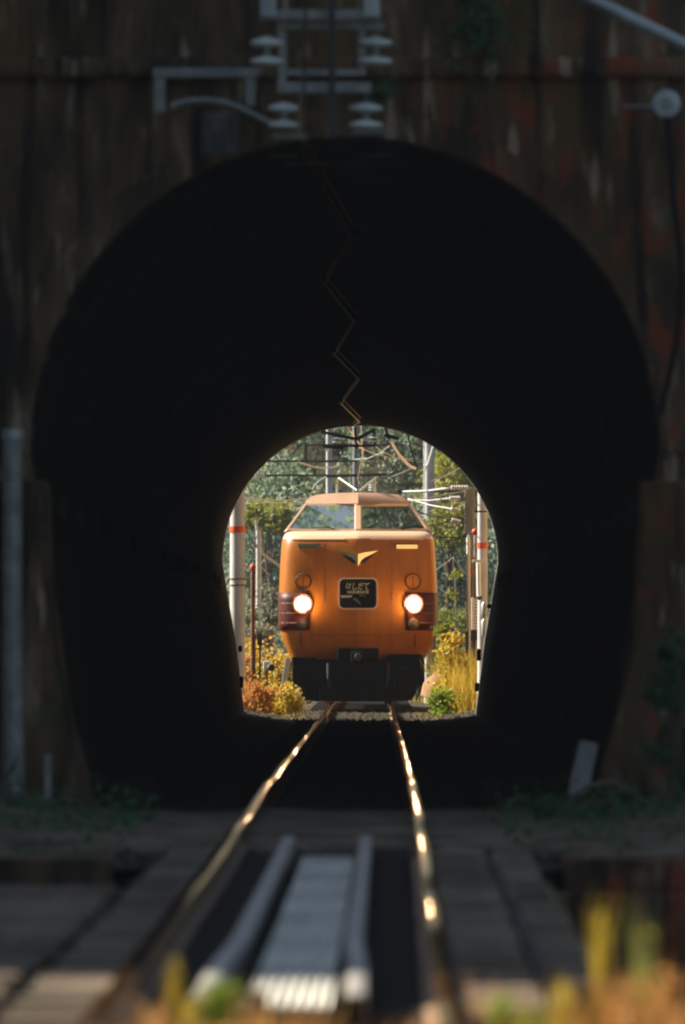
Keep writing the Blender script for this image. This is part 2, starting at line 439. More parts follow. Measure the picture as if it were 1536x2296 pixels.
# ------------------------------------------------------------------ the ground, one sheet
Y1, Y2 = 92.0, 211.0
def sstep(a, b, x):
    t = np.clip((x - a) / (b - a), 0, 1); return t * t * (3 - 2 * t)
def ground_h(x, y):
    z = -0.42 + 0 * x
    z = z + 0.25 * sstep(76, 80, y) * (1 - sstep(205, 214, y)) + 0.04 * sstep(214, 222, y)
    z = z - 4.6 * sstep(43.2, 43.6, y) * (1 - sstep(74.6, 75.0, y))
    z = z + 0.10 * np.maximum(0, np.abs(x) - 2.6) * (y > 214) * (y < 330) + 0.16 * np.maximum(0, np.abs(x) - 1.9) * sstep(78, 84, y) * (y < 92.3)
    edge = 45.0 + 0.344 * np.maximum(-x, 0)
    left = 1.08 * np.maximum(0, -x - 4.5) * sstep(edge - 1.5, edge + 1.5, y) * (1 - sstep(206, 222, y))  # unseen spur shaped to shade the bridge and portal
    edge2 = 33.5 + 0.344 * np.maximum(-x, 0)
    left2 = 1.08 * np.maximum(0, -x - 5.5) * (1 - sstep(edge2 - 1.5, edge2 + 1.5, y)) * sstep(-120, -80, y)  # unseen spur added to shade the air before the camera
    z = np.maximum(z, np.minimum(left2, 45) - 1.0)
    right = 0.75 * np.maximum(0, x - 6) * sstep(60, 90, y) * (1 - sstep(206, 222, y))
    z = np.maximum(z, np.minimum(left, 45) - 1.0 - 4.6 * sstep(43.2, 43.6, y) * (1 - sstep(74.6, 75.0, y)) * (x > -9))
    z = np.maximum(z, np.minimum(right, 40) - 0.9)
    rb = 1.2 * np.maximum(0, x - 3.4) * sstep(212, 216, y) * (1 - sstep(290, 320, y))  # unseen right bank, added for its warm bounce
    z = np.maximum(z, np.minimum(rb, 14) - 0.9)
    top = 6.7 + np.minimum(0.85 * (y - 92.4), 0.75 * (210.6 - y))
    top = np.minimum(top, 34)
    z = np.where((y > 92.35) & (y < 210.65), np.maximum(z, top), z)
    tx = np.interp(y, _Y, _xc)
    back = 0.58 * np.maximum(0, y - 338) * sstep(1.5, 7, x - tx)
    back2 = 0.4 * np.maximum(0, -(x - tx) - 8) * (y > 260)
    z = np.where(back > 0, np.maximum(z, np.minimum(back, 70) - 0.4), z)
    z = np.where(back2 > 0, np.maximum(z, np.minimum(back2, 20) * sstep(290, 330, y) - 0.4), z)
    return z
gx = np.concatenate([np.arange(-320, -40, 20), np.arange(-40, -8, 2), np.arange(-8, -2.6, 0.6), [-2.62, -2.0, -1, 0, 1, 2.0, 2.62], np.arange(3.2, 8, 0.6), np.arange(8, 40, 2), np.arange(40, 321, 20)])
gy = np.concatenate([np.arange(-300, -20, 20), np.arange(-20, 34, 2), np.arange(34, 43, 0.5), [43.2, 43.4, 43.6], np.arange(46, 74, 3), [74.6, 74.8, 75.0], np.arange(76, 92, 1.0), [92.3, 92.4], np.arange(96, 208, 4), [210.6, 210.7], np.arange(211.5, 240, 1.5), np.arange(240, 440, 4), np.arange(440, 900, 30)])
GXX, GYY = np.meshgrid(gx, gy)
GZZ = ground_h(GXX, GYY) + np.where(np.abs(GXX) > 2.7, RNG.uniform(-0.06, 0.06, GXX.shape), 0)
nx, ny = len(gx), len(gy)
gv = np.stack([GXX.ravel(), GYY.ravel(), GZZ.ravel()], 1)
gq = []
for j in range(ny - 1):
    for i in range(nx - 1):
        inside = abs(gx[i] + gx[i + 1]) / 2 < 2.6
        if inside and ((gy[j] == 92.3) or (abs(gy[j] - 210.6) < 1e-6)):
            continue
        gq.append((j * nx + i, j * nx + i + 1, (j + 1) * nx + i + 1, (j + 1) * nx + i))
ground = link("ground", fast_mesh("ground", gv, np.array(gq)), M['ground'])
tag(ground, kind='structure')
stream = MB().box(-60, 60, 52, 67, -4.9, -4.82).build("water", M['water'])
tag(stream, kind='structure')

bank = MB().grid([[(x, y, float(ground_h(np.array([x]), np.array([y]))[0]) + 0.05 + random.uniform(0, .06)) for x in (4.2, 5, 6.2, 8, 10.5, 14, 16)] for y in np.arange(213, 300, 3.0)]).build("bounce_bank", M['bank'])  # unseen golden bank added to bounce warm light onto the nose
tag(bank, kind='structure')
soil = MB().grid([[(x, y, float(ground_h(np.array([x]), np.array([y]))[0]) + 0.03 + random.uniform(0, .03)) for x in np.linspace(-3.6, 3.6, 25)] for y in np.arange(76.3, 91.9, 0.8)]).build("path", M['soil'])
tag(soil, kind='structure')
# ballast bed: in the tunnel and outside it
def ballast(y0, y1, n, hw=1.45, dz=-0.175):
    rows = []
    for y in np.linspace(y0, y1, n):
        c, z = xc(y), zr(y)
        e = float(sstep(96, 104, np.float64(y)) * (1 - sstep(217, 226, np.float64(y))))
        lo, md = -0.45 * (1 - e) - 0.02 * e, dz - 0.03 + 0.10 * e
        rows.append([(c - hw - 0.5, y, z + lo), (c - hw, y, z + md), (c - 0.8, y, z + dz), (c - 0.3, y, z + dz - 0.02), (c + 0.3, y, z + dz - 0.02), (c + 0.8, y, z + dz), (c + hw, y, z + md), (c + hw + 0.5, y, z + lo - 0.03 * e)])
    return MB().grid(rows)
b_ = ballast(75.2, 330, 130).build("ballast", M['ballast'])
tag(b_, kind='structure')
b_ = ballast(-30, 42.5, 40, 1.3, -0.19).build("ballast", M['ballast'])
tag(b_, kind='structure')
# loose stones on the lit ballast just outside the far portal and before the tunnel
def stones(name, n, x0, x1, y0, y1, zf, size):
    cx_ = RNG.uniform(x0, x1, n); cy_ = RNG.uniform(y0, y1, n)
    base = np.array([[1, 0, 0], [-1, 0, 0], [0, 1, 0], [0, -1, 0], [0, 0, 1], [0, 0, -1]], float)
    fc = np.array([[0, 2, 4], [2, 1, 4], [1, 3, 4], [3, 0, 4], [2, 0, 5], [1, 2, 5], [3, 1, 5], [0, 3, 5]])
    sz = RNG.uniform(0.5, 1.2, (n, 1, 1)) * size * RNG.uniform(0.6, 1.2, (n, 6, 1))
    v = base[None] * sz + np.stack([cx_, cy_, np.array([zf(a, b) for a, b in zip(cx_, cy_)])], 1)[:, None]
    f = (np.arange(n)[:, None, None] * 6 + fc[None]).reshape(-1, 3)
    return link(name, fast_mesh(name, v.reshape(-1, 3), f), M['ballast'])
g_ = stones("gravel", 5000, -2.0, 2.0, 209.5, 240, lambda a, b: zr(b) - 0.15 + (0.16 * max(0, abs(a) - 1.3) if b < 219 else -0.20 * max(0, abs(a) - 1.3)), 0.05)
tag(g_, kind='stuff')
g_ = stones("gravel", 2500, -2.4, 2.4, 75.5, 91.8, lambda a, b: zr(b) - 0.17 - 0.10 * max(0, abs(a) - 1.3), 0.05)
tag(g_, kind='stuff')

# ------------------------------------------------------------------ the tunnel
RAD, ZC = 2.30, 2.48
def profile(dr=0.0, zb=-0.9, n=40):
    pts = []
    for z in (zb, 0.0, 0.55, 1.2, 1.9):
        pts.append((-float(np.interp(z, [-0.9, 0.0, 1.2, ZC], [1.86, 1.93, 2.08, RAD])) - dr, z))
    for k in range(n + 1):
        t = math.pi - math.pi * k / n
        pts.append(((RAD + dr) * math.cos(t), ZC + (RAD + dr) * math.sin(t)))
    pts += [(-x, z) for x, z in reversed(pts[:5])]
    return pts
tun = thing("railway_tunnel", "single track horseshoe tunnel with dark stained stone portal", "tunnel", (0, Y1, 0))
def portal_wall(y0, y1, m, W=9.0, H=6.75):
    pr = profile()
    poly = [(-W, -0.9), (-W, H), (W, H), (W, -0.9)] + list(reversed(pr))
    return MB().prism(poly, y0, y1)
portal_wall(Y1, Y1 + 0.5, M['wall']).build("facing_wall", M['wall'], tun)
portal_wall(Y2 - 0.5, Y2, M['wall']).build("facing_wall", M['concrete'], tun)
rows = []
for y in np.linspace(Y1 + 0.5, Y2 - 0.5, 100):
    rows.append([(x + random.uniform(-.02, .02), y, z + random.uniform(-.02, .02)) for x, z in profile(0.012)])
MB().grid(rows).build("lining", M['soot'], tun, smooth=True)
# arch ring, a little proud of the wall
a_, b2 = profile(0.004), profile(0.20)
ring = MB()
for i in range(5, len(a_) - 6):
    q = [a_[i], a_[i + 1], b2[i + 1], b2[i]]
    ring.add([(x, Y1 - 0.05, z) for x, z in q] + [(x, Y1, z) for x, z in q], [(0, 1, 2, 3), (3, 2, 6, 7), (1, 0, 4, 5)])
ring.build("arch_ring", M['wall'], tun)
MB().box(-9, 9, Y1 - 0.12, Y1 - 0.002, 5.20, 5.36).build("cornice", M['wall'], tun, bevel=0.05)
MB().box(-9.1, 9.1, Y1 - 0.16, Y1 + 0.5, 6.76, 6.98).build("coping", M['wall'], tun, bevel=0.03)
for s in (-1, 1):
    poly = [(2.14, 2.26), (2.12, 1.75), (2.10, 1.1), (1.99, 0.62), (1.86, 0.15), (1.78, -0.35), (4.2, -0.35), (3.6, 2.26)]
    MB().prism([(s * x, z) for x, z in poly], Y1 - 0.75, Y1 - 0.053).build("pilaster", M['wall'], tun, bevel=0.03)
MB().box(*[P(450, 0, 91.5).x, P(530, 0, 91.5).x], Y1 - 0.09, Y1 - 0.056, P(0, 345, 91.9).z, P(0, 252, 91.9).z).build("mortar_patch", M['patch'], tun, bevel=0.012)
# cables and their hangers along both tunnel walls
for s in (-1, 1):
    cb = MB()
    for zc_ in (2.05, 2.2):
        pts = []
        for y in np.arange(Y1 + 1, Y2 - 6, 1.5):
            x = float(np.interp(zc_, [1.2, ZC], [2.08, RAD])) - 0.012
            sag = 0.012 * abs(math.sin((y - Y1) * math.pi / 6))
            pts.append((s * x, y, zc_ - sag))
        cb.tube(pts, 0.014, 6)
    cb.build("wall_cable", M['wire_dark'], tun)
    for y in np.arange(Y1 + 1, Y2 - 6.3, 6.0):
        x = float(np.interp(2.1, [1.2, ZC], [2.08, RAD]))
        MB().box(s * x - 0.03, s * x + 0.03, y - 0.03, y + 0.03, 2.0, 2.22).build("cable_hanger", M['dark_steel'], tun)
for (x, z, h) in ((1.96, 0.95, 0.30), (1.93, 0.42, 0.22), (-1.97, 1.05, 0.16), (-1.95, 0.5, 0.3), (2.13, 1.75, 0.12)):
    MB().box(x - 0.035, x + 0.035, Y2 - 3.2, Y2 - 2.9, z - h / 3, z + h / 3).build("junction_box", M['dark_steel'], tun, bevel=0.025)

# ------------------------------------------------------------------ the track
track = thing("railway_track", "single railway track with polished rails running through the tunnel", "railway track", (0, 40, -0.15))
def rail_rows(off, y0, y1, prof, step=1.0, zoff=0.0, kink=None):
    rows = []
    for y in np.arange(y0, y1 + 0.01, step):
        c, z = xc(y) + off + (kink(y) if kink else 0), zr(y) + zoff
        rows.append([(c + a, y, z + b) for a, b in prof])
    return rows
RP = [(-0.0325, -0.012), (-0.029, -0.0035), (-0.022, -0.0012), (-0.011, -0.0003), (0, 0), (0.011, -0.0003), (0.022, -0.0012), (0.029, -0.0035), (0.0325, -0.012), (0.031, -0.036), (0.008, -0.05), (0.008, -0.118), (0.0625, -0.130), (0.0625, -0.142), (-0.0625, -0.142), (-0.0625, -0.130), (-0.008, -0.118), (-0.008, -0.05), (-0.031, -0.036), (-0.0325, -0.012)]
def glint_wave(y, s):
    """long waves shaped into the rail head so the headlights glint along it"""
    if s > 0:
        a, b = 0.0125 * math.sin(2 * math.pi * y / 16.3 + 0.6), 0.0042 * math.sin(2 * math.pi * y / 9.1 + 2.2)
    else:
        a, b = 0.0085 * math.sin(2 * math.pi * y / 19.7 + 2.0), 0.0030 * math.sin(2 * math.pi * y / 10.9 + 0.3)
    return (a + b) * float(sstep(36, 44, np.float64(y)) if s > 0 else sstep(46, 66, np.float64(y)))
for s in (-1, 1):
    mb = MB()
    rows = [[(p[0], p[1], p[2] + glint_wave(p[1], s)) for p in r] for r in rail_rows(s * 0.5335 + s * 0.0325, -25, 330, RP, 0.5)]
    mb.grid(rows)
    m = len(RP) - 1
    mb.m = [0 if (k % m) < 8 else 1 for k in range(len(mb.f))]
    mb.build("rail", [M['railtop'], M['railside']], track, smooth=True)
# sleepers: 300 of their own
def sleeper_mesh(name, w, d, h, m_):
    mb = MB().box(-w, w, -d, d, -h, 0)
    o = mb.build(name, m_, track, bevel=0.012)
    return o
ys = list(np.arange(36.3, 43.0, 0.62)) + list(np.arange(43.6, 74.5, 0.52)) + list(np.arange(75.3, 236, 0.81))
ys = ys[:300]
me0 = None
for k, y in enumerate(ys):
    if me0 is None:
        o = MB().box(-1.02, 1.02, -0.11, 0.11, -0.16, 0).build("sleeper", M['sleeper'], None, origin=(0, 0, 0))
        me0 = o.data
        o.parent = track
    else:
        o = bpy.data.objects.new("sleeper", me0); COL.objects.link(o); o.parent = track
    o.location = Vector((xc(y) + random.uniform(-.02, .02), y, zr(y) - 0.143)) - ORIGIN[track.name]
    o.rotation_euler = (0, 0, random.uniform(-.012, .012))
rest = MB()
for y in list(np.arange(-25, 36, 0.62)) + list(np.arange(ys[-1] + 0.81, 328, 0.81)):
    rest.box(xc(y) - 1.02, xc(y) + 1.02, y - 0.11, y + 0.11, zr(y) - 0.30, zr(y) - 0.143)
tag(rest.build("sleepers", M['sleeper'], track), kind='stuff')
# guard rails between the running rails on the bridge
GP = [(-0.036, -0.10), (-0.036, 0.0), (-0.028, 0.006), (0.028, 0.006), (0.036, 0.0), (0.036, -0.10)]
for s in (-1, 1):
    kk = (lambda y, s=s: s * 0.245 - 0.010 * s + 0.03 * s * float(sstep(52, 46, np.float64(y))) + (0.006 if s < 0 else -0.004))
    mb = MB().grid(rail_rows(0, 42.6 if s < 0 else 42.9, 76, GP, 1.0, -0.018, kk))
    mb.build("guard_rail", M['guard'], track, smooth=True)

# ------------------------------------------------------------------ the bridge, its walkways and the corrugated cover
br = thing("girder_bridge", "dark steel girder bridge carrying the track before the tunnel", "bridge", (0, 59, -4.5))
for s in (-1, 1):
    poly = [(-0.20, -0.33), (0.20, -0.33), (0.20, -0.37), (0.02, -0.37), (0.02, -1.45), (0.20, -1.45), (0.20, -1.50), (-0.20, -1.50), (-0.20, -1.45), (-0.02, -1.45), (-0.02, -0.37), (-0.20, -0.37)]
    MB().prism([(x + s * 0.72 - 0.08, z - 0.06) for x, z in poly], 43.7, 74.5).build("girder", M['dark_steel'], br)
for y in np.arange(45, 74, 3.6):
    MB().bar((-0.78, y, -0.55), (0.62, y, -1.4), 0.07, 0.07).bar((0.62, y + .08, -0.55), (-0.78, y + .08, -1.4), 0.07, 0.07).build("cross_brace", M['dark_steel'], br)
for (y0, y1, lab, nm) in ((42.0, 43.55, "near concrete bridge abutment under the sunlit end of the walkway", "near"), (74.75, 76.2, "shaded concrete bridge abutment in front of the tunnel portal", "far")):
    ab = thing("bridge_abutment", lab, "abutment", (0, (y0 + y1) / 2, -5))
    MB().box(-3.4, 3.4, y0, y1, -5.2, -0.40).build("abutment_wall", M['wall'] if nm == "far" else M['concrete'], ab, bevel=0.03)
    for s in (-1, 1):
        MB().box(*sorted((s * 1.35, s * 3.4)), y0 + 0.05, y1 - 0.05, -0.398, -0.20 if nm == "far" else -0.26).build("parapet_block", M['wall'] if nm == "far" else M['concrete'], ab, bevel=0.02)

def board_mesh(w, d, name="plank"):
    b = MB().box(-w / 2, w / 2, -d / 2, d / 2, -0.04, 0)
    me = bpy.data.meshes.new(name); me.from_pydata(b.v, [], b.f); me.materials.append(M['plank']); me.update()
    return me
def plank_row(root, x0, x1, y0, y1, z, step):
    """boards laid across, each one its own object"""
    kinds = [board_mesh(x1 - x0 + e, step - 0.022) for e in (0.0, 0.02, -0.02, 0.035)]
    y = y0 + step / 2
    while y < y1:
        o = bpy.data.objects.new("plank", random.choice(kinds)); COL.objects.link(o); o.parent = root
        o.location = Vector((xc(y) + (x0 + x1) / 2 + random.uniform(-.008, .008), y, zr(y) + z + random.uniform(-.010, .010))) - Vector(root.location)
        o.rotation_euler = (random.uniform(-.02, .02), random.uniform(-.02, .02), random.uniform(-.012, .012))
        y += step
lw = thing("plank_walkway", "weathered grey plank walkway along the left rail on the bridge", "walkway", (-1.1, 58, -0.3), "plank walkways beside the bridge track")
plank_row(lw, -0.88, -0.63, 40.6, 74, -0.03, 0.215)
plank_row(lw, -1.62, -0.98, 40.6, 62, -0.03, 0.215)
MB().bar((-0.99, 43.6, -0.26), (-0.93, 73.5, -0.22), 0.05, 0.10).build("bearer", M['dark_steel'], lw)
MB().bar((-1.6, 43.6, -0.26), (-1.55, 62, -0.22), 0.05, 0.10).build("bearer", M['dark_steel'], lw)
rw = thing("plank_walkway", "dark plank walkway along the right rail on the bridge", "walkway", (0.9, 58, -0.3), "plank walkways beside the bridge track")
plank_row(rw, 0.62, 0.90, 41.6, 73, -0.05, 0.215)
plank_row(rw, 0.98, 1.16, 46.0, 74, -0.05, 0.215)
MB().bar((0.86, 43.6, -0.26), (0.9, 73.5, -0.22), 0.05, 0.10).build("bearer", M['dark_steel'], rw)
cv = thing("corrugated_cover", "grey corrugated metal trough cover between the rails with a sunlit near end", "walkway cover", (-0.06, 56, -0.2))
y = 42.6
k = 0
while y < 70:
    l = 4.6
    rows = []
    for yy in (y, y + l * 0.5, y + l + 0.06):
        rows.append([(xc(yy) - 0.105 + 0.285 * (t / 56) + 0.0, yy, zr(yy) - 0.045 + 0.005 * (k % 2) + 0.013 * math.cos(t / 56 * 2 * math.pi * 7)) for t in range(57)])
    o = MB().grid(rows).build("panel", M['corrug'], cv, smooth=True)
    sd = o.modifiers.new("thick", 'SOLIDIFY'); sd.thickness = 0.003
    y += l; k += 1
for yy in np.arange(43.5, 70, 4.6):
    MB().box(xc(yy) - 0.10, xc(yy) + 0.18, yy - 0.05, yy + 0.05, -0.30, -0.19).build("support", M['dark_steel'], cv)
post = thing("wooden_stake", "short tan wooden stake under the near end of the corrugated cover", "stake", P(575, 2350, 41.8))
MB().box(P(558, 0, 41.8).x, P(600, 0, 41.8).x, 41.76, 41.84, -0.42, P(0, 2222, 41.8).z).build("shaft", M['clay'], post, bevel=0.006)
post = thing("wooden_stake", "thin brown stake standing by the right end of the bridge", "stake", P(1435, 2080, 56))
MB().box(P(1420, 0, 56).x, P(1450, 0, 56).x, 55.97, 56.03, -1.5, P(0, 1955, 56).z).build("shaft", M['rust'], post, bevel=0.006)

# ------------------------------------------------------------------ hardware at the near portal
YB = 90.6
def insulator(name, parent, c, axis, rads, gap, m_=None, n=20, core=0.03):
    """sheds on a core along an axis"""
    m_ = m_ or M['porcelain']
    c = Vector(c); ax = Vector(axis).normalized()
    ln = gap * (len(rads) - 1)
    o = MB()._lathe(c - ax * (ln / 2 + gap * 0.35), ax, [(0, core), (ln + gap * 0.7, core)], 10).build(name, M['galv_dull'], parent, smooth=True)
    for i, r in enumerate(rads):
        q = c + ax * (i * gap - ln / 2)
        th_ = min(0.055, gap * 0.55)
        MB()._lathe(q - ax * 0.02, ax, [(-th_ * .3, r * 0.6), (-th_ * .1, r * 0.93), (th_ * .15, r), (th_ * .5, r * 0.95), (th_ * .8, r * 0.6), (th_, core)], n).build("shed", m_, o, smooth=True)
    return o
bk = thing("wire_bracket", "grey steel overhead wire bracket with four porcelain insulators above the tunnel mouth", "bracket", P(730, 300, YB))
def pb(mb, x0, y0, x1, y1, th, dep=0.06, Y=YB):
    return mb.bar(P(x0, y0, Y), P(x1, y1, Y), th / (F / Y), dep, up=(0, 1, 0))
def hb(parent, name, x0, x1, y0, y1, m_=None, Y=YB, d=0.06):
    a, b = P(x0, y0, Y), P(x1, y1, Y)
    return MB().box(min(a.x, b.x), max(a.x, b.x), Y - d / 2, Y + d / 2, min(a.z, b.z), max(a.z, b.z)).build(name, m_ or M['galv_dull'], parent, bevel=0.005)
hb(bk, "top_beam", 583, 852, 22, 44, M['galv_dull'], YB - 0.1, 0.10)
hb(bk, "top_beam", 622, 862, 50, 66)
for xx in (583, 815):
    a = P(xx, 36, YB - 0.16); b = P(xx + 36, -90, YB - 0.16)
    MB().prism([(a.x, a.z), (b.x, a.z), (b.x, b.z), (a.x, b.z)], YB - 0.18, YB - 0.155).build("gusset_plate", M['galv'], bk, bevel=0.003)
hb(bk, "upright", 623, 642, 67, 208, M['galv_dull'])
hb(bk, "upright", 804, 820, 67, 170, M['galv_dull'])
hb(bk, "cross_bar", 644, 802, 155, 170, M['galv_dull'])
hb(bk, "cross_bar", 622, 832, 184, 208, M['galv_dull'], YB - 0.08)
hb(bk, "hanger_rod", 738, 752, -120, 312, M['dark_steel'], YB - 0.2, 0.04)
for (cx_, cy_, rr) in ((598, 114, 38), (841, 114, 40)):
    insulator("insulator", bk, P(cx_, cy_, YB), (0, 0, 1), [rr / (F / YB)] * 2, 42 / (F / YB))
for (cx_, cy_, rr) in ((636, 259, 36), (820, 259, 40)):
    insulator("insulator", bk, P(cx_, cy_, YB), (0, 0, 1), [rr / (F / YB)] * 2, 38 / (F / YB))
hb(bk, "clamp", 612, 690, 300, 312, M['galv_dull'], YB + 0.4, 0.05)
hb(bk, "clamp", 790, 880, 290, 300, M['galv_dull'], YB + 0.4, 0.05)
for (x0, x1, y_, dy_) in ((605, 665, 349, 2.5), (805, 880, 347, 2.5), (640, 860, 366, 3.5)):
    hb(bk, "clamp", x0, x1, y_ - 3, y_ + 3, M['galv_dull'], YB + dy_, 0.05)
lb = thing("pipe_frame", "grey angle iron frame fixed to the wall left of the insulators", "frame", P(460, 250, 91.6))
hb(lb, "cross_bar", 343, 578, 152, 174, M['galv_dull'], 91.5)
hb(lb, "leg", 346, 370, 175, 252, M['galv_dull'], 91.5)
hb(lb, "leg", 550, 572, 175, 236, M['galv_dull'], 91.5)
cp = MB().tube([P(x, y, 91.3) for x, y in ((385, 240), (400, 232), (430, 226), (465, 225), (500, 229), (540, 243), (580, 264), (625, 287))], 8 / 310, 8).build("feed_cable", M['galv_dull'], None, origin=P(500, 230, 91.3), smooth=True)
tag(cp, "grey cable arching under the angle iron frame to the lower left insulator", "cable")
dp = MB().tube([P(1250, -40, 84), P(1580, 122, 84)], 13 / (F / 84), 12).build("stay_pipe", M['galv'], None, origin=P(1400, 40, 84), smooth=True)
tag(dp, "pale sloping steel pipe across the top right corner", "pipe")
ri = thing("spool_insulator", "round grey spool insulator with a dark cable hanging down on the right wall", "insulator", P(1495, 232, 91.2))
sp = P(1495, 232, 91.2); u = 1 / (F / 91.2)
MB()._lathe(sp - Vector((0, 0.06, 0)), (0, 1, 0), [(0, 20 * u), (0.006, 31 * u), (0.03, 32 * u), (0.05, 24 * u), (0.08, 24 * u)], 24).build("ring", M['galv'], ri, smooth=True)
MB()._lathe(sp - Vector((0, 0.075, 0)), (0, 1, 0), [(0, 13 * u), (0.014, 15 * u)], 16).build("pin", M['galv_dull'], ri, smooth=True)
MB().tube([P(1400, 240, 91.5), P(1470, 238, 91.3)], 5 * u, 6).build("rod", M['galv_dull'], ri)
MB().tube([P(x, y, 91.1) for x, y in ((1497, 262), (1503, 330), (1510, 440), (1524, 560), (1528, 640), (1518, 760), (1496, 860), (1480, 930))], 7 * u, 8).build("hanging_cable", M['wire_dark'], ri, smooth=True)
lp = thing("steel_post", "tall grey steel post with a pale cap at the left side of the tunnel mouth", "post", P(30, 1830, 91.0))
MB().tube([P(33, 1850, 90.9), P(28, 1400, 90.9), P(28, 985, 90.9)], [23 / 311, 22 / 311, 21 / 311], 14).build("shaft", M['galv_dull'], lp, smooth=True)
MB().tube([P(28, 984, 90.9), P(28, 962, 90.9)], 24 / 311, 14).build("cap", M['galv'], lp, smooth=True)
mk = thing("marker_stone", "leaning pale concrete marker stone at the right foot of the tunnel", "marker", P(1300, 1775, 90.4))
o = MB().add([(P(x, y, d)) for d in (90.3, 90.45) for x, y in ((1272, 1780), (1318, 1780), (1341, 1668), (1300, 1660))], [(0, 1, 2, 3), (7, 6, 5, 4), (0, 4, 5, 1), (1, 5, 6, 2), (2, 6, 7, 3), (3, 7, 4, 0)]).build("slab", M['concrete'], mk, bevel=0.012)
mk2 = thing("marker_stone", "thin upright grey marker beside the left foot of the tunnel", "marker", P(107, 1750, 90.2))
MB().box(P(100, 0, 90.2).x, P(114, 0, 90.2).x, 90.17, 90.23, P(0, 1800, 90.2).z, P(0, 1690, 90.2).z).build("slab", M['galv_dull'], mk2, bevel=0.008)

# ------------------------------------------------------------------ overhead wires
zz = [(690, -260, 78), (680, 340, F / 306), (790, 530, F / 254), (727, 635, F / 225), (795, 720, F / 202), (750, 795, F / 181), (805, 850, F / 166), (765, 905, F / 151), (806, 946, F / 140), (782, 962, F / 133.5)]
cw = thing("contact_wire", "thin zigzag contact wire hanging under the tunnel roof", "wire", P(790, 530, F / 254))
pts = [P(*q) for q in zz]
MB().tube([(-0.1, -20, 4.75), (-0.25, 40, 4.72)] + pts + [(0.05, 225, 4.60), (-0.1, 262, 4.58), (0.1, 300, 4.62), (-2.5, 335, 4.7)], 0.010, 8).build("conductor", M['wire'], cw)
MB().tube([p + Vector((0.02, 0, 0.07)) for p in pts[1:]], 0.006, 6).build("carrier_wire", M['wire'], cw)
for p in pts[2:9]:
    MB().bar(p + Vector((0, 0, 0)), p + Vector((0, 0, 0.17)), 0.03, 0.05).build("wire_clamp", M['rust'], cw)
    MB().bar(p + Vector((-0.02, -0.12, 0.01)), p + Vector((0.0, 0.12, 0.01)), 0.03, 0.03).build("wire_clamp", M['wire'], cw)
mw = MB().tube([(0.0, 213, 5.35)] + [(0.0, y, 5.05 + 0.30 * ((y - 255) / 42) ** 2) for y in np.arange(217, 300, 4)], 0.011, 6).build("messenger_wire", M['wire_pale'], None, origin=(0, 255, 5))
tag(mw, "sagging messenger wire above the train beyond the tunnel", "wire")

# fittings outside the far portal crown
fp = thing("wire_bracket", "dark wire bracket with two bright insulators at the far tunnel mouth", "bracket", P(795, 990, 213))
for (x, y) in ((755, 986), (834, 984)):
    insulator("insulator", fp, P(x, y, 213), (0, 0, 1), [0.075, 0.085], 0.06)
for (x0, y0, x1, y1, th) in ((720, 968, 800, 985, 7), (800, 985, 842, 962, 8), (760, 1000, 842, 1000, 5), (842, 1000, 838, 968, 6), (725, 1001, 770, 1004, 7), (862, 975, 895, 984, 8), (703, 955, 705, 972, 8), (862, 950, 872, 985, 6), (796, 958, 800, 1006, 5)):
    MB().bar(P(x0, y0, 213), P(x1, y1, 213), th / 133, 0.04, up=(0, 1, 0)).build("fitting", M['dark_steel'], fp)

# ------------------------------------------------------------------ the train
XT, YT = -0.055, 232.0
train = thing("passenger_train", "orange-cream electric express train with both headlights lit facing the tunnel", "train", (XT, YT, 0))
LV = [(0.86, 1.23, .24), (0.95, 1.275, .17), (1.2, 1.40, .06), (1.376, 1.452, .0), (1.6, 1.468, -.02), (1.85, 1.468, -.01), (2.1, 1.462, 0.01), (2.35, 1.452, .035), (2.6, 1.44, .07), (2.85, 1.425, .11), (3.0, 1.412, .15), (3.08, 1.398, .19), (3.14, 1.375, .25), (3.185, 1.34, .34), (3.21, 1.30, .45), (3.225, 1.24, .62)]
PLAN = [(0, 0), (.05, .008), (.2, .050), (.4, .115), (.6, .180), (.75, .232), (.85, .280), (.915, .345), (.955, .43), (.982, .56), (.997, .78), (1.0, 1.1), (1.0, 1.9)]
zl = [a[0] for a in LV]
def face(x, z, out=0.0):
    """a point of the front face at lateral x and height z"""
    w = float(np.interp(z, zl, [a[1] for a in LV])); y0 = float(np.interp(z, zl, [a[2] for a in LV]))
    d = float(np.interp(min(abs(x) / w, 0.999), [p[0] for p in PLAN], [p[1] for p in PLAN]))
    return Vector((XT + x, YT + y0 + d - out, z))
rows = []
for (z, w, y0) in LV:
    half = [(XT + f * w, YT + y0 + d if d < 1.6 else YT + 1.9, z) for f, d in PLAN]
    rows.append([(2 * XT - x, y, zz_) for x, y, zz_ in reversed(half[1:])] + half)
nb = MB().grid(rows)
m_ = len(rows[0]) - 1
nb.m = [1 if k // m_ >= 11 else 0 for k in range(len(nb.f))]  # top rows take the paler cream painted as sunlit
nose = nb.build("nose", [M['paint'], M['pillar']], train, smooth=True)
sm = nose.modifiers.new("round", 'SUBSURF'); sm.levels = 1; sm.render_levels = 2
SECT = [(1.23, .86), (1.40, 1.2), (1.455, 1.376), (1.468, 1.7), (1.462, 2.1), (1.44, 2.6), (1.41, 3.0), (1.36, 3.2), (1.24, 3.38), (1.08, 3.58), (.95, 3.70), (.70, 3.80), (.35, 3.86), (0, 3.88)]
SEC = SECT + [(-x, z) for x, z in reversed(SECT[:-1])]
def carriage(y0, y1, name, parent):
    mb = MB()
    mb.prism([(XT + x, z) for x, z in SEC], y0, y1)
    ns = len(SEC)
    for k in range(ns):
        if min(SEC[k][1], SEC[(k + 1) % ns][1]) >= 3.37: mb.m[len(mb.f) - ns + k] = 1
    return mb.build(name, [M['paint'], M['roofgrey']], parent)
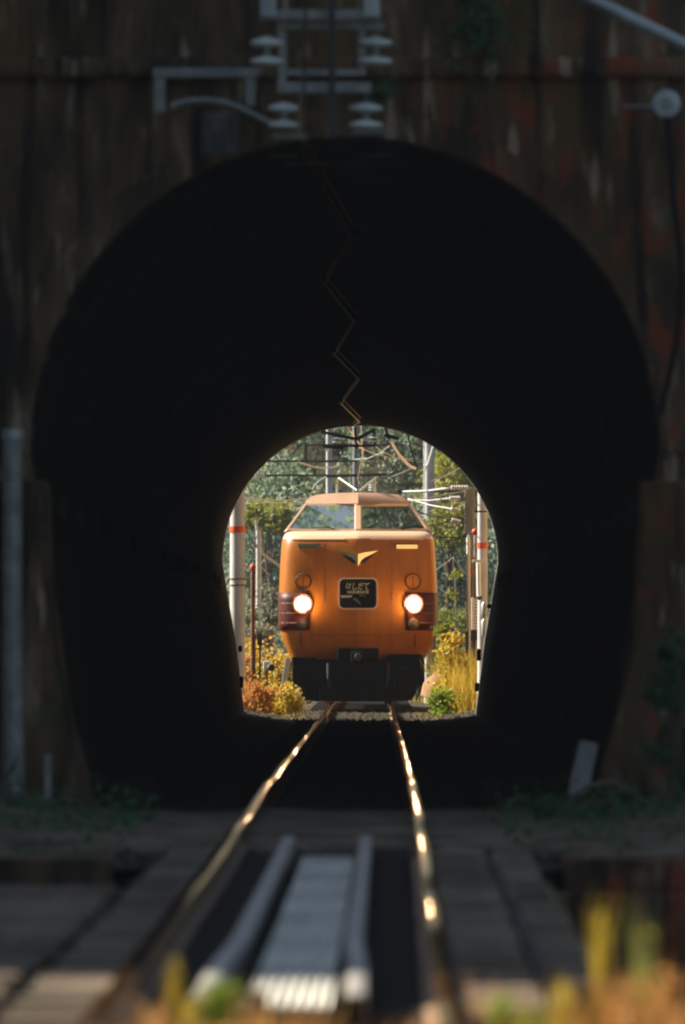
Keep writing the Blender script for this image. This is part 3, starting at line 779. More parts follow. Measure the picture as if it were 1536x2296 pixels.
car1 = carriage(YT + 1.9, YT + 20, "carriage", train)
# side windows and the red window band of the first carriage
for s in (-1, 1):
    for k in range(9):
        y = YT + 4.6 + k * 1.65
        MB().prism([(XT + s * 1.464, 2.05), (XT + s * 1.475, 2.05), (XT + s * 1.452, 2.72), (XT + s * 1.435, 2.72)], y, y + 1.2).build("window", M['glass'], train)
    MB().prism([(XT + s * 1.460, 1.9), (XT + s * 1.469, 1.9), (XT + s * 1.438, 2.86), (XT + s * 1.425, 2.86)], YT + 2.6, YT + 20).build("window_band", M['whisker'], train)
# cab: windscreen, pillars, roof visor
def T(x, y, z): return Vector((XT + x, YT + y, z))
cab_side = {}
for s, (bx, tx_) in ((-1, (1.30, .965)), (1, (1.27, .94))):
    A, B = T(s * .06, .70, 3.235), T(s * .06, 1.16, 3.70)
    C, D = T(s * bx, 1.26, 3.245), T(s * tx_, 1.64, 3.705)
    g = MB().add([A, C, D, B], [(0, 1, 2, 3)]).build("windscreen", M['glass'], train, fix=False)
    sd = g.modifiers.new("thick", 'SOLIDIFY'); sd.thickness = 0.02
    up = Vector((0, -0.7, 0.7))
    n1 = Vector((0, -0.015, 0.01))
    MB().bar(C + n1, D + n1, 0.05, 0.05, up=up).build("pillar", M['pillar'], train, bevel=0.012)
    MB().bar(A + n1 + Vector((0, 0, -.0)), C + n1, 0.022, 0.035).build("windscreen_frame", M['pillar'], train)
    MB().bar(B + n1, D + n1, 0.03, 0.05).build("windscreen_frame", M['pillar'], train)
    # cab side wall with its side window
    E, G = T(s * 1.385, 2.02, 3.21), T(s * 1.01, 2.02, 3.70)
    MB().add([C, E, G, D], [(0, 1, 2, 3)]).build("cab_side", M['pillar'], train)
    c0, c1, c2, c3 = [C.lerp(E, .25), C.lerp(E, .9), D.lerp(G, .9), D.lerp(G, .2)]
    n2 = (E - C).cross(D - C).normalized() * 0.006 * (-s)
    q = [c0.lerp(c3, .15) + n2, c1.lerp(c2, .15) + n2, c2.lerp(c1, .15) + n2, c3.lerp(c0, .15) + n2]
    if (q[0] - C).dot(Vector((s, 0, 0))) < -1: q = q
    MB().add(q, [(0, 1, 2, 3)]).build("side_window", M['glass'], train)
    # dash ledge under the glass
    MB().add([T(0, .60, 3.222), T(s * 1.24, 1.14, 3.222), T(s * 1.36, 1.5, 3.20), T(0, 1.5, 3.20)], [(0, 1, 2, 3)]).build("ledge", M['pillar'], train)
    # wiper
    w0, w1 = A.lerp(C, .62 if s > 0 else .30), A.lerp(C, .95 if s > 0 else .62)
    w0 = w0 + Vector((0, -.05, .02)); w1 = w1 + Vector((0, -.02, .06))
    MB().tube([w0, w0.lerp(w1, .5) + Vector((0, -.02, .03)), w1], 0.014, 6).build("wiper", M['rubber'], train)
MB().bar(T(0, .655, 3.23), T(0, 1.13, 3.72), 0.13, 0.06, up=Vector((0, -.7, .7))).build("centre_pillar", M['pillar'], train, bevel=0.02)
for s in (-1, 1):
    xo = .985 if s < 0 else .955
    prof_r = []
    for (z, f, y0, y1) in ((3.70, 1.0, 1.08, 1.66), (3.735, 1.0, 1.06, 1.66), (3.79, .985, 1.13, 1.72), (3.85, .95, 1.22, 1.80), (3.90, .89, 1.33, 1.90), (3.945, .78, 1.62, 2.05), (3.92, .74, 2.6, 2.6)):
        prof_r.append([T(s * xo * f * t, y0 + (y1 - y0) * t, z - 0.035 * t * t * (z > 3.79)) for t in (0, .2, .4, .6, .8, .93, 1.0)])
    MB().grid(prof_r).build("roof_visor", M['roofpaint'], train, smooth=True)
    MB().add([T(0, 1.11, 3.698), T(s * xo, 1.68, 3.698), T(s * xo, 2.0, 3.698), T(0, 2.0, 3.698)], [(0, 1, 2, 3)]).build("visor_soffit", M['roofpaint'], train)
    # whisker panels
    rr_ = []
    x0, x1 = (0.885, 1.452) if s < 0 else (0.865, 1.452)
    for z in np.linspace(1.39, 2.085, 6):
        w = float(np.interp(z, zl, [a[1] for a in LV]))
        xs = [x0, x0 + .12, x0 + .24, x0 + .36, x0 + .45, min(w * .982, x0 + .52), w * .996]
        rr_.append([face(s * x, z, 0.012) + Vector((s * .01, 0, 0)) for x in xs])
    pn = MB().grid(rr_).build("whisker_panel", M['whisker'], train, smooth=True)
    sd = pn.modifiers.new("thick", 'SOLIDIFY'); sd.thickness = 0.012; sd.offset = 0
    for z in (1.885, 1.705, 1.525):
        xs = [1.13, 1.22, 1.32, 1.39, 1.43]
        MB().tube([face(s * x, z, 0.02) for x in xs], 0.012, 6).build("trim_strip", M['strip'], train)
    # headlight: lit lens, its glare added as amber dish and pink rim
    hl = face(s * 1.016, 1.876, 0.0)
    nrm = Vector((s * .12, -1, 0)).normalized()
    bz = MB()._lathe(hl + nrm * 0.01, nrm, [(0, .190), (.030, .188), (.032, .182), (.018, .148), (.016, .142)], 28).build("headlight_glow_dish", M['dish'], train, smooth=True)
    MB()._lathe(hl + nrm * 0.030, nrm, [(0, .142), (.012, .142), (.018, .122)], 28).build("lens_halo", M['lamphalo'], bz, smooth=True)
    MB()._lathe(hl + nrm * 0.046, nrm, [(0, .122), (.030, .119), (.055, .105), (.075, .072), (.085, .03)], 28).build("lens", M['headlamp'], bz, smooth=True)
    tl = face(s * 1.016, 1.505, 0.0)
    tb = MB()._lathe(tl + nrm * 0.01, nrm, [(0, .105), (.03, .10), (.035, .085), (.02, .08)], 22).build("tail_lamp", M['strip'] if s > 0 else M['whisker'], train, smooth=True)
    MB()._lathe(tl + nrm * 0.02, nrm, [(0, .08), (.02, .075), (.03, .05)], 20).build("lens", M['taillens'], tb, smooth=True)
    # round hatch with a seam
    ht = face(s * 1.012, 2.29, 0.008)
    ring = []
    for k in range(29):
        t = 2 * math.pi * k / 28
        ring.append(face(s * 1.012 + .14 * math.sin(t), 2.29 + .145 * math.cos(t), 0.006))
    hx = MB().tube(ring, 0.013, 6).build("round_hatch", M['rubber'] if s < 0 else M['whisker'], train)
    MB().tube([face(s * 1.012, 2.17, .004), face(s * 1.012, 2.41, .004)], 0.007, 6).build("seam", M['whisker'], hx)
    # marker slot under the ledge
    vb = MB()
    xs = [.70, .80, .90, 1.0, 1.09]
    for i in range(4):
        a, b = face(s * xs[i], 2.93, 0.025), face(s * xs[i + 1], 2.93, 0.025)
        vb.bar(a, b, 0.05, 0.075)
    vb.build("marker_slot", M['chrome'], train)
    MB().tube([face(s * x, 2.975, 0.02) for x in (.68, .8, .9, 1.0, 1.11)], 0.014, 6).build("slot_hood", M['rubber'], train)
    # dark panels stepping down from the face
    MB().box(*sorted((XT + s * (.56 if s > 0 else .76), XT + s * 1.22)), YT + .05, YT + .6, .80, .955 if s > 0 else .90).build("step_panel", M['under'], train, bevel=0.02)
    # emblem half
    em = [(0.0, .03), (.12, .062), (.38, .10), (.22, .018), (.11, -.038), (.055, -.09), (.0, -.195)]
    c = face(0, 2.76, 0.0)
    fr = [Vector((c.x + s * x, c.y - max(.015, .14 - .40 * x) + .02 + .1 * x, c.z + z)) for x, z in em]
    bk_ = [Vector((p.x, c.y + .05, p.z)) for p in fr]
    n = len(em)
    MB().add(fr + bk_, [tuple(range(n))] + [(i, (i + 1) % n, n + (i + 1) % n, n + i) for i in range(n)]).build("wing_emblem", M['chrome'], train)
    lo_ = [(0.0, -.06), (.30, .035), (.13, -.10), (.0, -.20)]
    MB().add([Vector((c.x + s * x, c.y - .02 + .12 * x, c.z + z - .012)) for x, z in lo_] + [Vector((c.x + s * x, c.y + .05, c.z + z - .012)) for x, z in lo_], [(0, 1, 2, 3), (0, 1, 5, 4), (1, 2, 6, 5), (2, 3, 7, 6)]).build("emblem_dark_facet", M['rubber'], train)  # dark facet set below the wings
for s in (-1, 1):
    for zz0, zz1 in ((1.10, 1.33),):
        a, b = face(s * 1.05, zz0, .05), face(s * 1.05, zz1, .05)
        MB().tube([face(s * 1.05, zz0, .0), a, b, face(s * 1.05, zz1, .0)], 0.011, 6).build("grab_iron", M['whisker'], train)
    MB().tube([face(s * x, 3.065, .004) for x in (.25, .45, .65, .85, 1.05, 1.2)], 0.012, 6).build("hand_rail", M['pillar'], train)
    MB().tube([face(s * .62, z, .0015) for z in (1.08, 1.5, 2.0, 2.5, 3.0)], 0.0045, 4).build("seam", M['whisker'], train)
MB().tube([face(x, 1.30, .0015) for x in (-.86, -.6, -.3, 0, .3, .6, .86)], 0.0045, 4).build("seam", M['whisker'], train)
# train name sign
def rrect(w, h, r, n=6):
    pts = []
    for cx_, cy_, a0 in ((w - r, h - r, 0), (-w + r, h - r, 90), (-w + r, -h + r, 180), (w - r, -h + r, 270)):
        for k in range(n + 1):
            t = R(a0 + 90 * k / n); pts.append((cx_ + r * math.cos(t), cy_ + r * math.sin(t)))
    return pts
sgc = face(0, 2.065, 0)
sign = MB().prism([(sgc.x + x, sgc.z + z) for x, z in rrect(.365, .295, .10)], sgc.y - .035, sgc.y + .08).build("name_sign", M['pillar'], train, bevel=0.012)
MB().prism([(sgc.x + x, sgc.z + z) for x, z in rrect(.335, .265, .085)], sgc.y - .040, sgc.y - .03).build("sign_glass", M['blackglass'], sign)
def text_part(body, size, x, z, shear, m_, parent, y, width=None):
    cu = bpy.data.curves.new("lettering", 'FONT')
    cu.body = body; cu.size = size; cu.align_x = 'CENTER'; cu.align_y = 'CENTER'; cu.shear = shear; cu.extrude = 0.002; cu.offset = 0.003
    tmp = bpy.data.objects.new("lettering_tmp", cu); COL.objects.link(tmp)
    bpy.context.view_layer.update()
    me = bpy.data.meshes.new_from_object(tmp.evaluated_get(bpy.context.evaluated_depsgraph_get()))
    bpy.data.objects.remove(tmp)
    vs = np.zeros(len(me.vertices) * 3); me.vertices.foreach_get("co", vs); vs = vs.reshape(-1, 3)
    k = 1.0
    if width and len(vs): k = width / max(1e-6, vs[:, 0].max() - vs[:, 0].min())
    off = ORIGIN[parent.name]
    new = np.stack([x + vs[:, 0] * k - off.x, y - vs[:, 2] - off.y, z + vs[:, 1] - off.z], 1)
    me.vertices.foreach_set("co", new.ravel()); me.materials.clear(); me.update()
    return link("lettering", me, m_, parent)
text_part("はしだて", 0.155, sgc.x - .02, sgc.z + .125, 0.25, M['print'], sign, sgc.y - .043, 0.44)
text_part("HASHIDATE", 0.075, sgc.x - .005, sgc.z + .025, 0.15, M['print'], sign, sgc.y - .043, 0.40)
MB().prism([(sgc.x - .32, sgc.z - .03), (sgc.x - .10, sgc.z - .035), (sgc.x - .13, sgc.z - .07), (sgc.x - .31, sgc.z - .08)], sgc.y - .046, sgc.y - .042).build("sand_bar_print", M['print'], sign)
MB().prism([(sgc.x + .02, sgc.z - .02), (sgc.x + .15, sgc.z - .03), (sgc.x + .13, sgc.z - .05), (sgc.x + .03, sgc.z - .045)], sgc.y - .046, sgc.y - .042).build("sand_bar_print", M['print_dim'], sign)
MB().prism([(sgc.x - .10, sgc.z - .09), (sgc.x - .04, sgc.z - .08), (sgc.x + .07, sgc.z - .20), (sgc.x + .02, sgc.z - .19)], sgc.y - .046, sgc.y - .042).build("hill_print", M['print_dim'], sign)
# coupler, skirt, bogies
MB().box(XT - .385, XT + .385, YT - .10, YT + .5, .82, 1.065).build("coupler_cover", M['under'], train, bevel=0.03)
cpl = MB().box(XT - .13, XT + .13, YT - .34, YT - .06, .78, 1.0).build("coupler", M['under'], train, bevel=0.03)
MB()._lathe((XT, YT - .345, .90), (0, -1, 0), [(0, .07), (.05, .06), (.06, .02)], 14).build("coupler_face", M['dark_steel'], cpl, smooth=True)
sk = MB()
poly = [(-1.20, .86), (-1.14, .55), (-1.06, .22), (-.98, .10), (-.5, .085), (.5, .085), (.98, .10), (1.06, .22), (1.14, .55), (1.20, .86)]
for i in range(len(poly) - 1):
    pass
sk.prism([(XT + x, z) for x, z in poly], YT + .05, YT + .35).build("skirt", M['under'], train, bevel=0.02)
for s in (-1, 1):
    MB().tube([T(s * .55, -.02, .78), T(s * .55, -.10, .5), T(s * .5, -.06, .25)], 0.03, 8).build("air_hose", M['rubber'], train)
    MB().box(XT + s * .82 - .10, XT + s * .82 + .10, YT - .02, YT + .049, .30, .70).build("skirt_panel", M['under'], train, bevel=0.015)
MB().prism([(XT - .75, .34), (XT + .75, .34), (XT + .70, .12), (XT - .70, .12)], YT - .10, YT + .049).build("snow_plough", M['under'], train, bevel=0.015)
for y in (YT + 2.2, YT + 4.3, YT + 15.8, YT + 17.9):
    for s in (-1, 1):
        MB()._lathe((XT + s * .50, y, .43), (s, 0, 0), [(0, .44), (.03, .43), (.035, .40), (.12, .40), (.13, .25)], 24).build("wheel", M['rust'], train, smooth=True)
for y in (YT + 3.25, YT + 16.85):
    MB().box(XT - 1.05, XT + 1.05, y - 1.6, y + 1.6, .35, .62).build("bogie_frame", M['under'], train, bevel=0.03)
MB().box(XT - 1.25, XT + 1.25, YT + 5.6, YT + 14.5, .35, .85).build("equipment_box", M['under'], train, bevel=0.03)
# second carriage with the raised pantograph
car2 = carriage(YT + 20.6, YT + 40.6, "carriage", train)
for y in (YT + 23.9, YT + 37.5):
    MB().box(XT - 1.05, XT + 1.05, y - 1.6, y + 1.6, .1, .80).build("bogie_frame", M['under'], train)
PY = 258.0
pan = MB().box(XT - .55, XT + .55, PY - 1.0, PY + 1.0, 3.93, 4.0).build("pantograph", M['galv_dull'], train)
sp_ = F / PY
def pq(x, y, dy=0): 
    v = P(x, y, PY); v.y += dy; return v
MB().tube([pq(700, 1098), pq(705, 1088), pq(714, 1079), pq(728, 1070), pq(745, 1066)], 0.016, 6).build("horn", M['wire_pale'], pan)
MB().tube([pq(862, 1064), pq(872, 1067), pq(884, 1076), pq(893, 1088)], 0.016, 6).build("horn", M['dark_steel'], pan)
MB().bar(pq(732, 1068), pq(866, 1064), 0.30, 0.06).build("collector_head", M['dark_steel'], pan, bevel=0.01)
for (a, b) in (((760, 1072), (800, 1100)), ((842, 1072), (806, 1100))):
    for d in (-.35, .35):
        MB().tube([pq(*a, d), pq(*b, d * 2.2)], 0.013, 6).build("arm", M['wire_pale'], pan)
for x in (755, 840):
    MB().tube([pq(x, 1068), pq(x + 1, 1110)], 0.022, 6).build("post", M['wire_pale'], pan)
insulator("insulator", train, P(833, 1092, 256), (0, 0, 1), [.07, .07, .06], .05)

# ------------------------------------------------------------------ poles and trackside things beyond the tunnel
def pole(name, label, px, Y, ztop, rpx, m_, bands=(), cat="pole", zb=-0.5, taper=0.9, group=None, bm=None):
    s = F / Y
    x = CX + (px - VX) / s
    t = thing(name, label, cat, (x, Y, zb), group)
    r = rpx / s
    MB().tube([(x, Y, zb), (x, Y, (zb + ztop) / 2), (x, Y, ztop)], [r, r * (1 + taper) / 2, r * taper], 16).build("shaft", m_, t, smooth=True)
    for (py, h) in bands:
        z = CZ - (py - VY) / s
        MB().tube([(x, Y, z - h / 2 / s), (x, Y, z + h / 2 / s)], r * 1.03, 16).build("band", bm or M['orange_band'], t, smooth=True)
    return t, x, r, s
t, x, r, s = pole("concrete_pole", "thick concrete pole with an orange band left of the train", 532.5, 222, 8.5, 17.5, M['pole'], [(1187, 14)])
for py in (1298, 1312):
    z = CZ - (py - VY) / s
    MB().tube([(x, 222, z - .012), (x, 222, z + .012)], r * 1.04, 14).build("strap", M['rust'], t)
t, x, r, s = pole("marker_post", "rusty thin post with a red cap left of the train", 567, 236, P(0, 1275, 236).z, 5, M['rust'], cat="post")
MB()._lathe((x, 236, P(0, 1277, 236).z), (0, 0, 1), [(0, .05), (.03, .06), (.07, .055), (.10, .03), (.11, .0)], 14).build("cap", M['red_paint'], t, smooth=True)
t, x, r, s = pole("slim_pole", "slim pale pole with stay wires behind the rusty post left of the train", 580, 283, P(0, 1190, 283).z, 6.5, M['pole'])
MB().tube([P(577, 1195, 283), P(574, 1165, 283)], .03, 8).build("tip", M['pole'], t)
for (a, b) in (((576, 1228), (632, 1270)), ((576, 1232), (632, 1275)), ((570, 1252), (605, 1290)), ((560, 1215), (585, 1245))):
    MB().tube([P(*a, 283), P((a[0] + b[0]) / 2, (a[1] + b[1]) / 2 + 2, 284), P(*b, 285)], .012, 6).build("stay_wire", M['wire_pale'], t)
MB().bar(P(562, 1216, 283), P(586, 1226, 283), .05, .05).build("cross_arm", M['galv_dull'], t)
t = thing("signal_stand", "small dark iron stand on two legs in the yellow grass left of the train", "stand", P(577, 1510, 236))
for xx in (571, 583):
    MB().bar(P(xx, 1515, 236), P(xx, 1425, 236), .035, .035).build("leg", M['rust'], t)
MB().bar(P(569, 1455, 236), P(586, 1455, 236), .03, .03).build("rung", M['rust'], t)
MB().box(P(577, 0, 236).x, P(588, 0, 236).x, 235.9, 236.1, P(0, 1446, 236).z, P(0, 1420, 236).z).build("box", M['dark_steel'], t, bevel=0.01)
t = thing("ground_signal", "small white lamp box with a dark hood in the bushes left of the train", "signal", P(602, 1510, 232))
MB().box(P(590, 0, 232).x, P(606, 0, 232).x, 231.85, 232.15, P(0, 1503, 232).z, P(0, 1482, 232).z).build("housing", M['white'], t, bevel=0.02)
MB()._lathe(P(604, 1497, 231.82), (0.5, -1, 0), [(0, .06), (.10, .065), (.11, .05), (.06, .045)], 16).build("hood", M['dark_steel'], t)
MB().bar(P(598, 1503, 232), P(598, 1545, 232), .05, .05).build("leg", M['rust'], t)
t = thing("concrete_post", "leaning grey concrete post at the left edge of the train skirt", "post", P(640, 1535, 230.5))
MB().bar(P(634, 1545, 230.5), P(647, 1475, 230.5), .09, .07, up=(0, 1, 0)).build("shaft", M['pole'], t, bevel=0.008)
pole("concrete_pole", "tall concrete pole rising from behind the left half of the train roof", 738, 331, 8.5, 7.5, M['pole'])
pole("concrete_pole", "weathered thin pole far behind the middle of the train roof", 797, 333, 8.0, 6.5, M['pole_dark'])
t, x, r, s = pole("concrete_pole", "stout concrete pole with a forked white pipe behind the right end of the train roof", 963, 316, 8.5, 12.5, M['pole'], [(1192, 7)])
MB().tube([P(953, 1052, 315.6), P(960, 1040, 315.6), P(972, 1000, 315.6), P(973, 985, 315.6)], .028, 8).build("pipe", M['white'], t)
MB().tube([P(951, 960, 315.7), P(951, 1180, 315.7)], .018, 8).build("pipe", M['white'], t)
t, x, r, s = pole("steel_pole", "grey pole with an orange band and four feeder insulators right of the train", 1057, 240, P(0, 1092, 240).z, 9.5, M['pole_dark'], [(1280, 11)])
MB().box(x - .13, x + .02, 239.80, 239.88, P(0, 1196, 240).z, P(0, 1094, 240).z).build("mounting_plate", M['pole_dark'], t, bevel=0.01)
MB().tube([P(1050, 1205, 239.7), P(1051, 1500, 239.7)], .035, 10).build("tube_or_sunlit_strip", M['white'], t, smooth=True)  # sunlit strip of this pole put in as a white tube
FE = [((1052, 1093), (1012, 1093), (905, 1102)), ((1034, 1117), (1009, 1117), (915, 1121)), ((1034, 1147), (1013, 1141), (915, 1118)), ((1034, 1171), (1014, 1166), (920, 1142))]
for (a, b, c) in FE:
    a_, b_ = P(*a, 239.6), P(*b, 239.6)
    insulator("insulator", t, (a_ + b_) / 2, a_ - b_, [.045] * 7, (a_ - b_).length / 7, M['white'], 12, 0.02)
    MB().tube([P(1046, (a[1] + 1), 239.6), a_], .02, 6).build("arm", M['galv_dull'], t)
    fw = MB().tube([b_, P((b[0] + c[0]) / 2, (b[1] + c[1]) / 2 + 3, 243), P(*c, 248)], .020 if a[1] < 1100 else .013, 6).build("feeder_wire", M['wire_pale'] if a[1] < 1150 else M['wire_dark'], None, origin=b_)
    tag(fw, {1093: "topmost thick feeder line from the banded pole's insulators to the train roof", 1117: "pale feeder wire from the second insulator of the banded pole", 1147: "pale feeder wire sloping up from the third insulator of the banded pole", 1171: "dark feeder wire sloping from the lowest insulator of the banded pole"}[a[1]], "wire", "feeder wires right of the train")
t, x, r, s = pole("concrete_pole", "concrete pole with orange band, white cross arm and conduit at the far tunnel mouth", 1082, 224, 8.5, 11.5, M['pole'], [(1223, 13)])
MB().tube([P(1073, 1262, 223.6), P(1074, 1336, 223.6)], .04, 10).build("tube_or_sunlit_strip", M['white'], t, smooth=True)
MB().tube([P(1075, 1337, 223.6), P(1076, 1345, 223.6)], .045, 10).build("conduit_end", M['dark_steel'], t, smooth=True)
MB().bar(P(1059, 1258, 223.5), P(1091, 1258, 223.5), .06, .05).build("cross_arm", M['white'], t, bevel=0.006)
MB().bar(P(1064, 1147, 223.6), P(1092, 1147, 223.6), .03, .03).build("bracket", M['dark_steel'], t)
for (y0, y1) in ((1350, 1385), (1388, 1428)):
    MB()._lathe(P(1086, (y0 + y1) / 2 + (y1 - y0) / 2, 223.3), (0, 0, 1), [(0, .03), (.04, .055), ((y1 - y0) / s - .04, .055), ((y1 - y0) / s, .03)], 14).build("cable_gland", M['galv'], t, smooth=True)
t, x, r, s = pole("marker_post", "short grey post with a red ball cap between the two banded poles", 1066, 236, P(0, 1197, 236).z, 4, M['galv'], cat="post")
MB()._lathe((x, 236, P(0, 1199, 236).z), (0, 0, 1), [(0, .04), (.03, .065), (.07, .07), (.11, .04), (.12, .0)], 14).build("cap", M['red_paint'], t, smooth=True)
t = thing("resistor_stack", "white ribbed box hung between the two banded poles right of the train", "equipment box", P(1063, 1415, 230))
MB().box(P(1057, 0, 230).x, P(1063, 0, 230).x, 229.9, 230.1, P(0, 1412, 230).z, P(0, 1340, 230).z).build("case", M['white'], t, bevel=0.01)
for k in range(10):
    yy = 1343 + k * 7
    MB().box(P(1063.3, 0, 230).x, P(1071, 0, 230).x, 229.92, 230.08, P(0, yy + 4.5, 230).z, P(0, yy, 230).z).build("rib", M['white'], t)
MB().box(P(1055, 0, 230).x, P(1072, 0, 230).x, 229.95, 230.05, P(0, 1436, 230).z, P(0, 1413, 230).z).build("base_box", M['dark_steel'], t, bevel=0.01)
MB().bar(P(1063, 1436, 230), P(1063, 1540, 230), .05, .05).build("leg", M['dark_steel'], t)
t = thing("cable_stand", "dark steel cable stand at the foot of the banded poles on the right", "stand", P(1040, 1540, 228))
MB().bar(P(1020, 1490, 228), P(1066, 1490, 228), .08, .14).build("shelf", M['dark_steel'], t, bevel=0.01)
for xx in (1034, 1050, 1064):
    MB().bar(P(xx, 1492, 228), P(xx, 1545, 228), .06, .06).build("leg", M['dark_steel'], t)
MB().bar(P(1047, 1415, 228), P(1047, 1490, 228), .05, .05).build("upright", M['dark_steel'], t)
t = thing("concrete_post", "pale leaning concrete post at the right edge of the train skirt", "post", P(966, 1500, 236))
MB().bar(P(961, 1500, 236), P(968, 1440, 236), .08, .07, up=(0, 1, 0)).build("shaft", M['pole'], t, bevel=0.008)
MB().bar(P(970, 1490, 236.3), P(977, 1400, 236.3), .05, .05, up=(0, 1, 0)).build("brace", M['galv_dull'], t)
# sandy heap
hp = MB()
c0 = P(985, 1522, 228)
rows = []
for i in range(7):
    f = i / 6
    rows.append([(c0.x + random.uniform(-.015, .015) + .33 * math.cos(k / 16 * 2 * math.pi) * (1 - f ** 1.6) , c0.y + .5 * math.sin(k / 16 * 2 * math.pi) * (1 - f ** 1.6), c0.z - .3 + random.uniform(-.02, .02) + .47 * f ** .7) for k in range(17)])
o = hp.grid(rows).build("soil_heap", M['clay'], None, origin=c0, smooth=True)
tag(o, "low sandy orange heap beside the right rail past the train nose", "heap")

# cantilevers carrying the wires behind the train
ct = thing("catenary_mast", "mast at the left with two long arms and a square drop frame over the train", "mast", (-2.95, 298, -0.5))
MB().tube([(-2.95, 298, -.5), (-2.95, 298, 7.5)], .12, 14).build("shaft", M['pole'], ct, smooth=True)
for (x0, x1, y_, w, m_) in ((545, 800, 1034, .045, 'dark_steel'), (545, 740, 1066, .04, 'dark_steel'), (683, 905, 998, .05, 'dark_steel'), (683, 780, 1034.5, .05, 'dark_steel')):
    MB().bar(P(x0, y_, 297.9 if y_ != 1034.5 else 297.7), P(x1, y_, 297.9 if y_ != 1034.5 else 297.7), w, .05).build("arm", M[m_], ct)
MB().bar(P(686, 996, 297.6), P(686, 1036, 297.6), .08, .05).build("drop_frame", M['dark_steel'], ct)
MB().bar(P(706, 1050, 297.6), P(706, 1068, 297.6), .07, .05).build("drop_frame", M['dark_steel'], ct)
insulator("insulator", ct, P(583, 1066, 297.8), (1, 0, 0), [.07] * 5, .05, M['white'], 14, .02)
insulator("insulator", ct, P(733, 1006, 297.4), (0, 0, 1), [.06] * 2, .06, M['white'], 14, .02)
MB().tube([P(619, 1016, 297), P(655, 1032, 297)], .025, 6).build("stay", M['wire_pale'], ct)
cm = thing("catenary_mast", "mast hidden at the right with a dark arm over the train's right shoulder", "mast", (3.4, 300, -0.5))
MB().tube([(3.4, 300, -.5), (3.4, 300, 7.5)], .12, 14).build("shaft", M['pole'], cm, smooth=True)
MB().bar(P(890, 1088, 300), P(932, 1088, 300), .05, .05).build("arm", M['dark_steel'], cm)
MB().bar(P(890, 1102, 300), (3.4, 300, P(0, 1102, 300).z), .05, .05).build("arm", M['dark_steel'], cm)
MB().bar(P(914, 1084, 299.9), P(914, 1104, 299.9), .08, .05).build("drop_frame", M['dark_steel'], cm)
def wire(label, pts, Y, r, m_, dY=0):
    n = len(pts)
    o = MB().tube([P(x, y, Y + dY * i / max(1, n - 1)) for i, (x, y) in enumerate(pts)], r, 6).build("overhead_wire", m_, None, origin=P(*pts[0], Y))
    return tag(o, label, "wire")
wire("thick white cable drooping right of the far portal insulators", [(877, 990), (884, 1003), (895, 1020), (908, 1035), (920, 1046), (930, 1050)], 240, .030, M['white'], 4)
wire("dark wire dropping behind the drooping white cable", [(913, 968), (918, 990), (924, 1015), (932, 1040), (938, 1052)], 260, .017, M['wire_dark'])
wire("pale loop of cable under the square drop frame on the left", [(668, 1036), (685, 1041), (705, 1047), (725, 1049), (745, 1048), (760, 1044)], 285, .018, M['wire_pale'], 3)
wire("upper pale feeder wire crossing from the left banded pole to the train roof", [(545, 1114), (575, 1119), (610, 1121), (650, 1121), (700, 1116)], 270, .016, M['wire_pale'], 20)
wire("lower pale feeder wire crossing from the left banded pole to the train roof", [(545, 1117), (575, 1124), (620, 1128), (660, 1127), (700, 1124)], 272, .016, M['wire_pale'], 20)
wire("thin wire running down right from the far portal toward the forked pole", [(780, 985), (810, 1005), (840, 1017), (880, 1028), (950, 1036)], 250, .009, M['wire_pale'], 50)
wire("thin wire running parallel just above toward the forked pole", [(838, 998), (860, 1014), (885, 1026), (950, 1031)], 252, .009, M['wire_pale'], 50)
wire("thin wire rising left from the drooping cable", [(874, 999), (850, 1017), (825, 1028), (795, 1030)], 255, .008, M['wire_pale'], 30)
wire("thin wire slanting behind the pantograph toward the right", [(870, 1072), (900, 1060), (925, 1050), (955, 1046)], 280, .010, M['wire_pale'], 30)
wire("grey wire sagging between the train roof and the right insulators", [(900, 1128), (960, 1116), (1000, 1108), (1050, 1100)], 262, .010, M['wire_pale'])
wire("dark level wire behind the right banded poles", [(977, 1204), (1010, 1205), (1050, 1204)], 300, .016, M['wire_dark'])
wire("pale slanting wire low between the train and the right banded pole", [(978, 1278), (1000, 1262), (1016, 1250), (1046, 1290)], 290, .009, M['wire_pale'])

wire("pale wire from the lowest insulators up to the forked pole", [(1036, 1128), (1010, 1122), (985, 1114), (955, 1100)], 268, .010, M['wire_pale'])
wire("pale wire crossing low over the train's right shoulder", [(905, 1112), (950, 1124), (1000, 1130), (1040, 1126)], 274, .010, M['wire_pale'])
wire("thin pale wire rising steeply from the slim pole behind the thick left pole", [(577, 1222), (562, 1190), (545, 1160)], 283, .008, M['wire_pale'])
wire("grey wire climbing from behind the forked pole to the upper right", [(965, 1080), (1000, 1066), (1030, 1050), (1060, 1030)], 290, .009, M['wire_pale'])

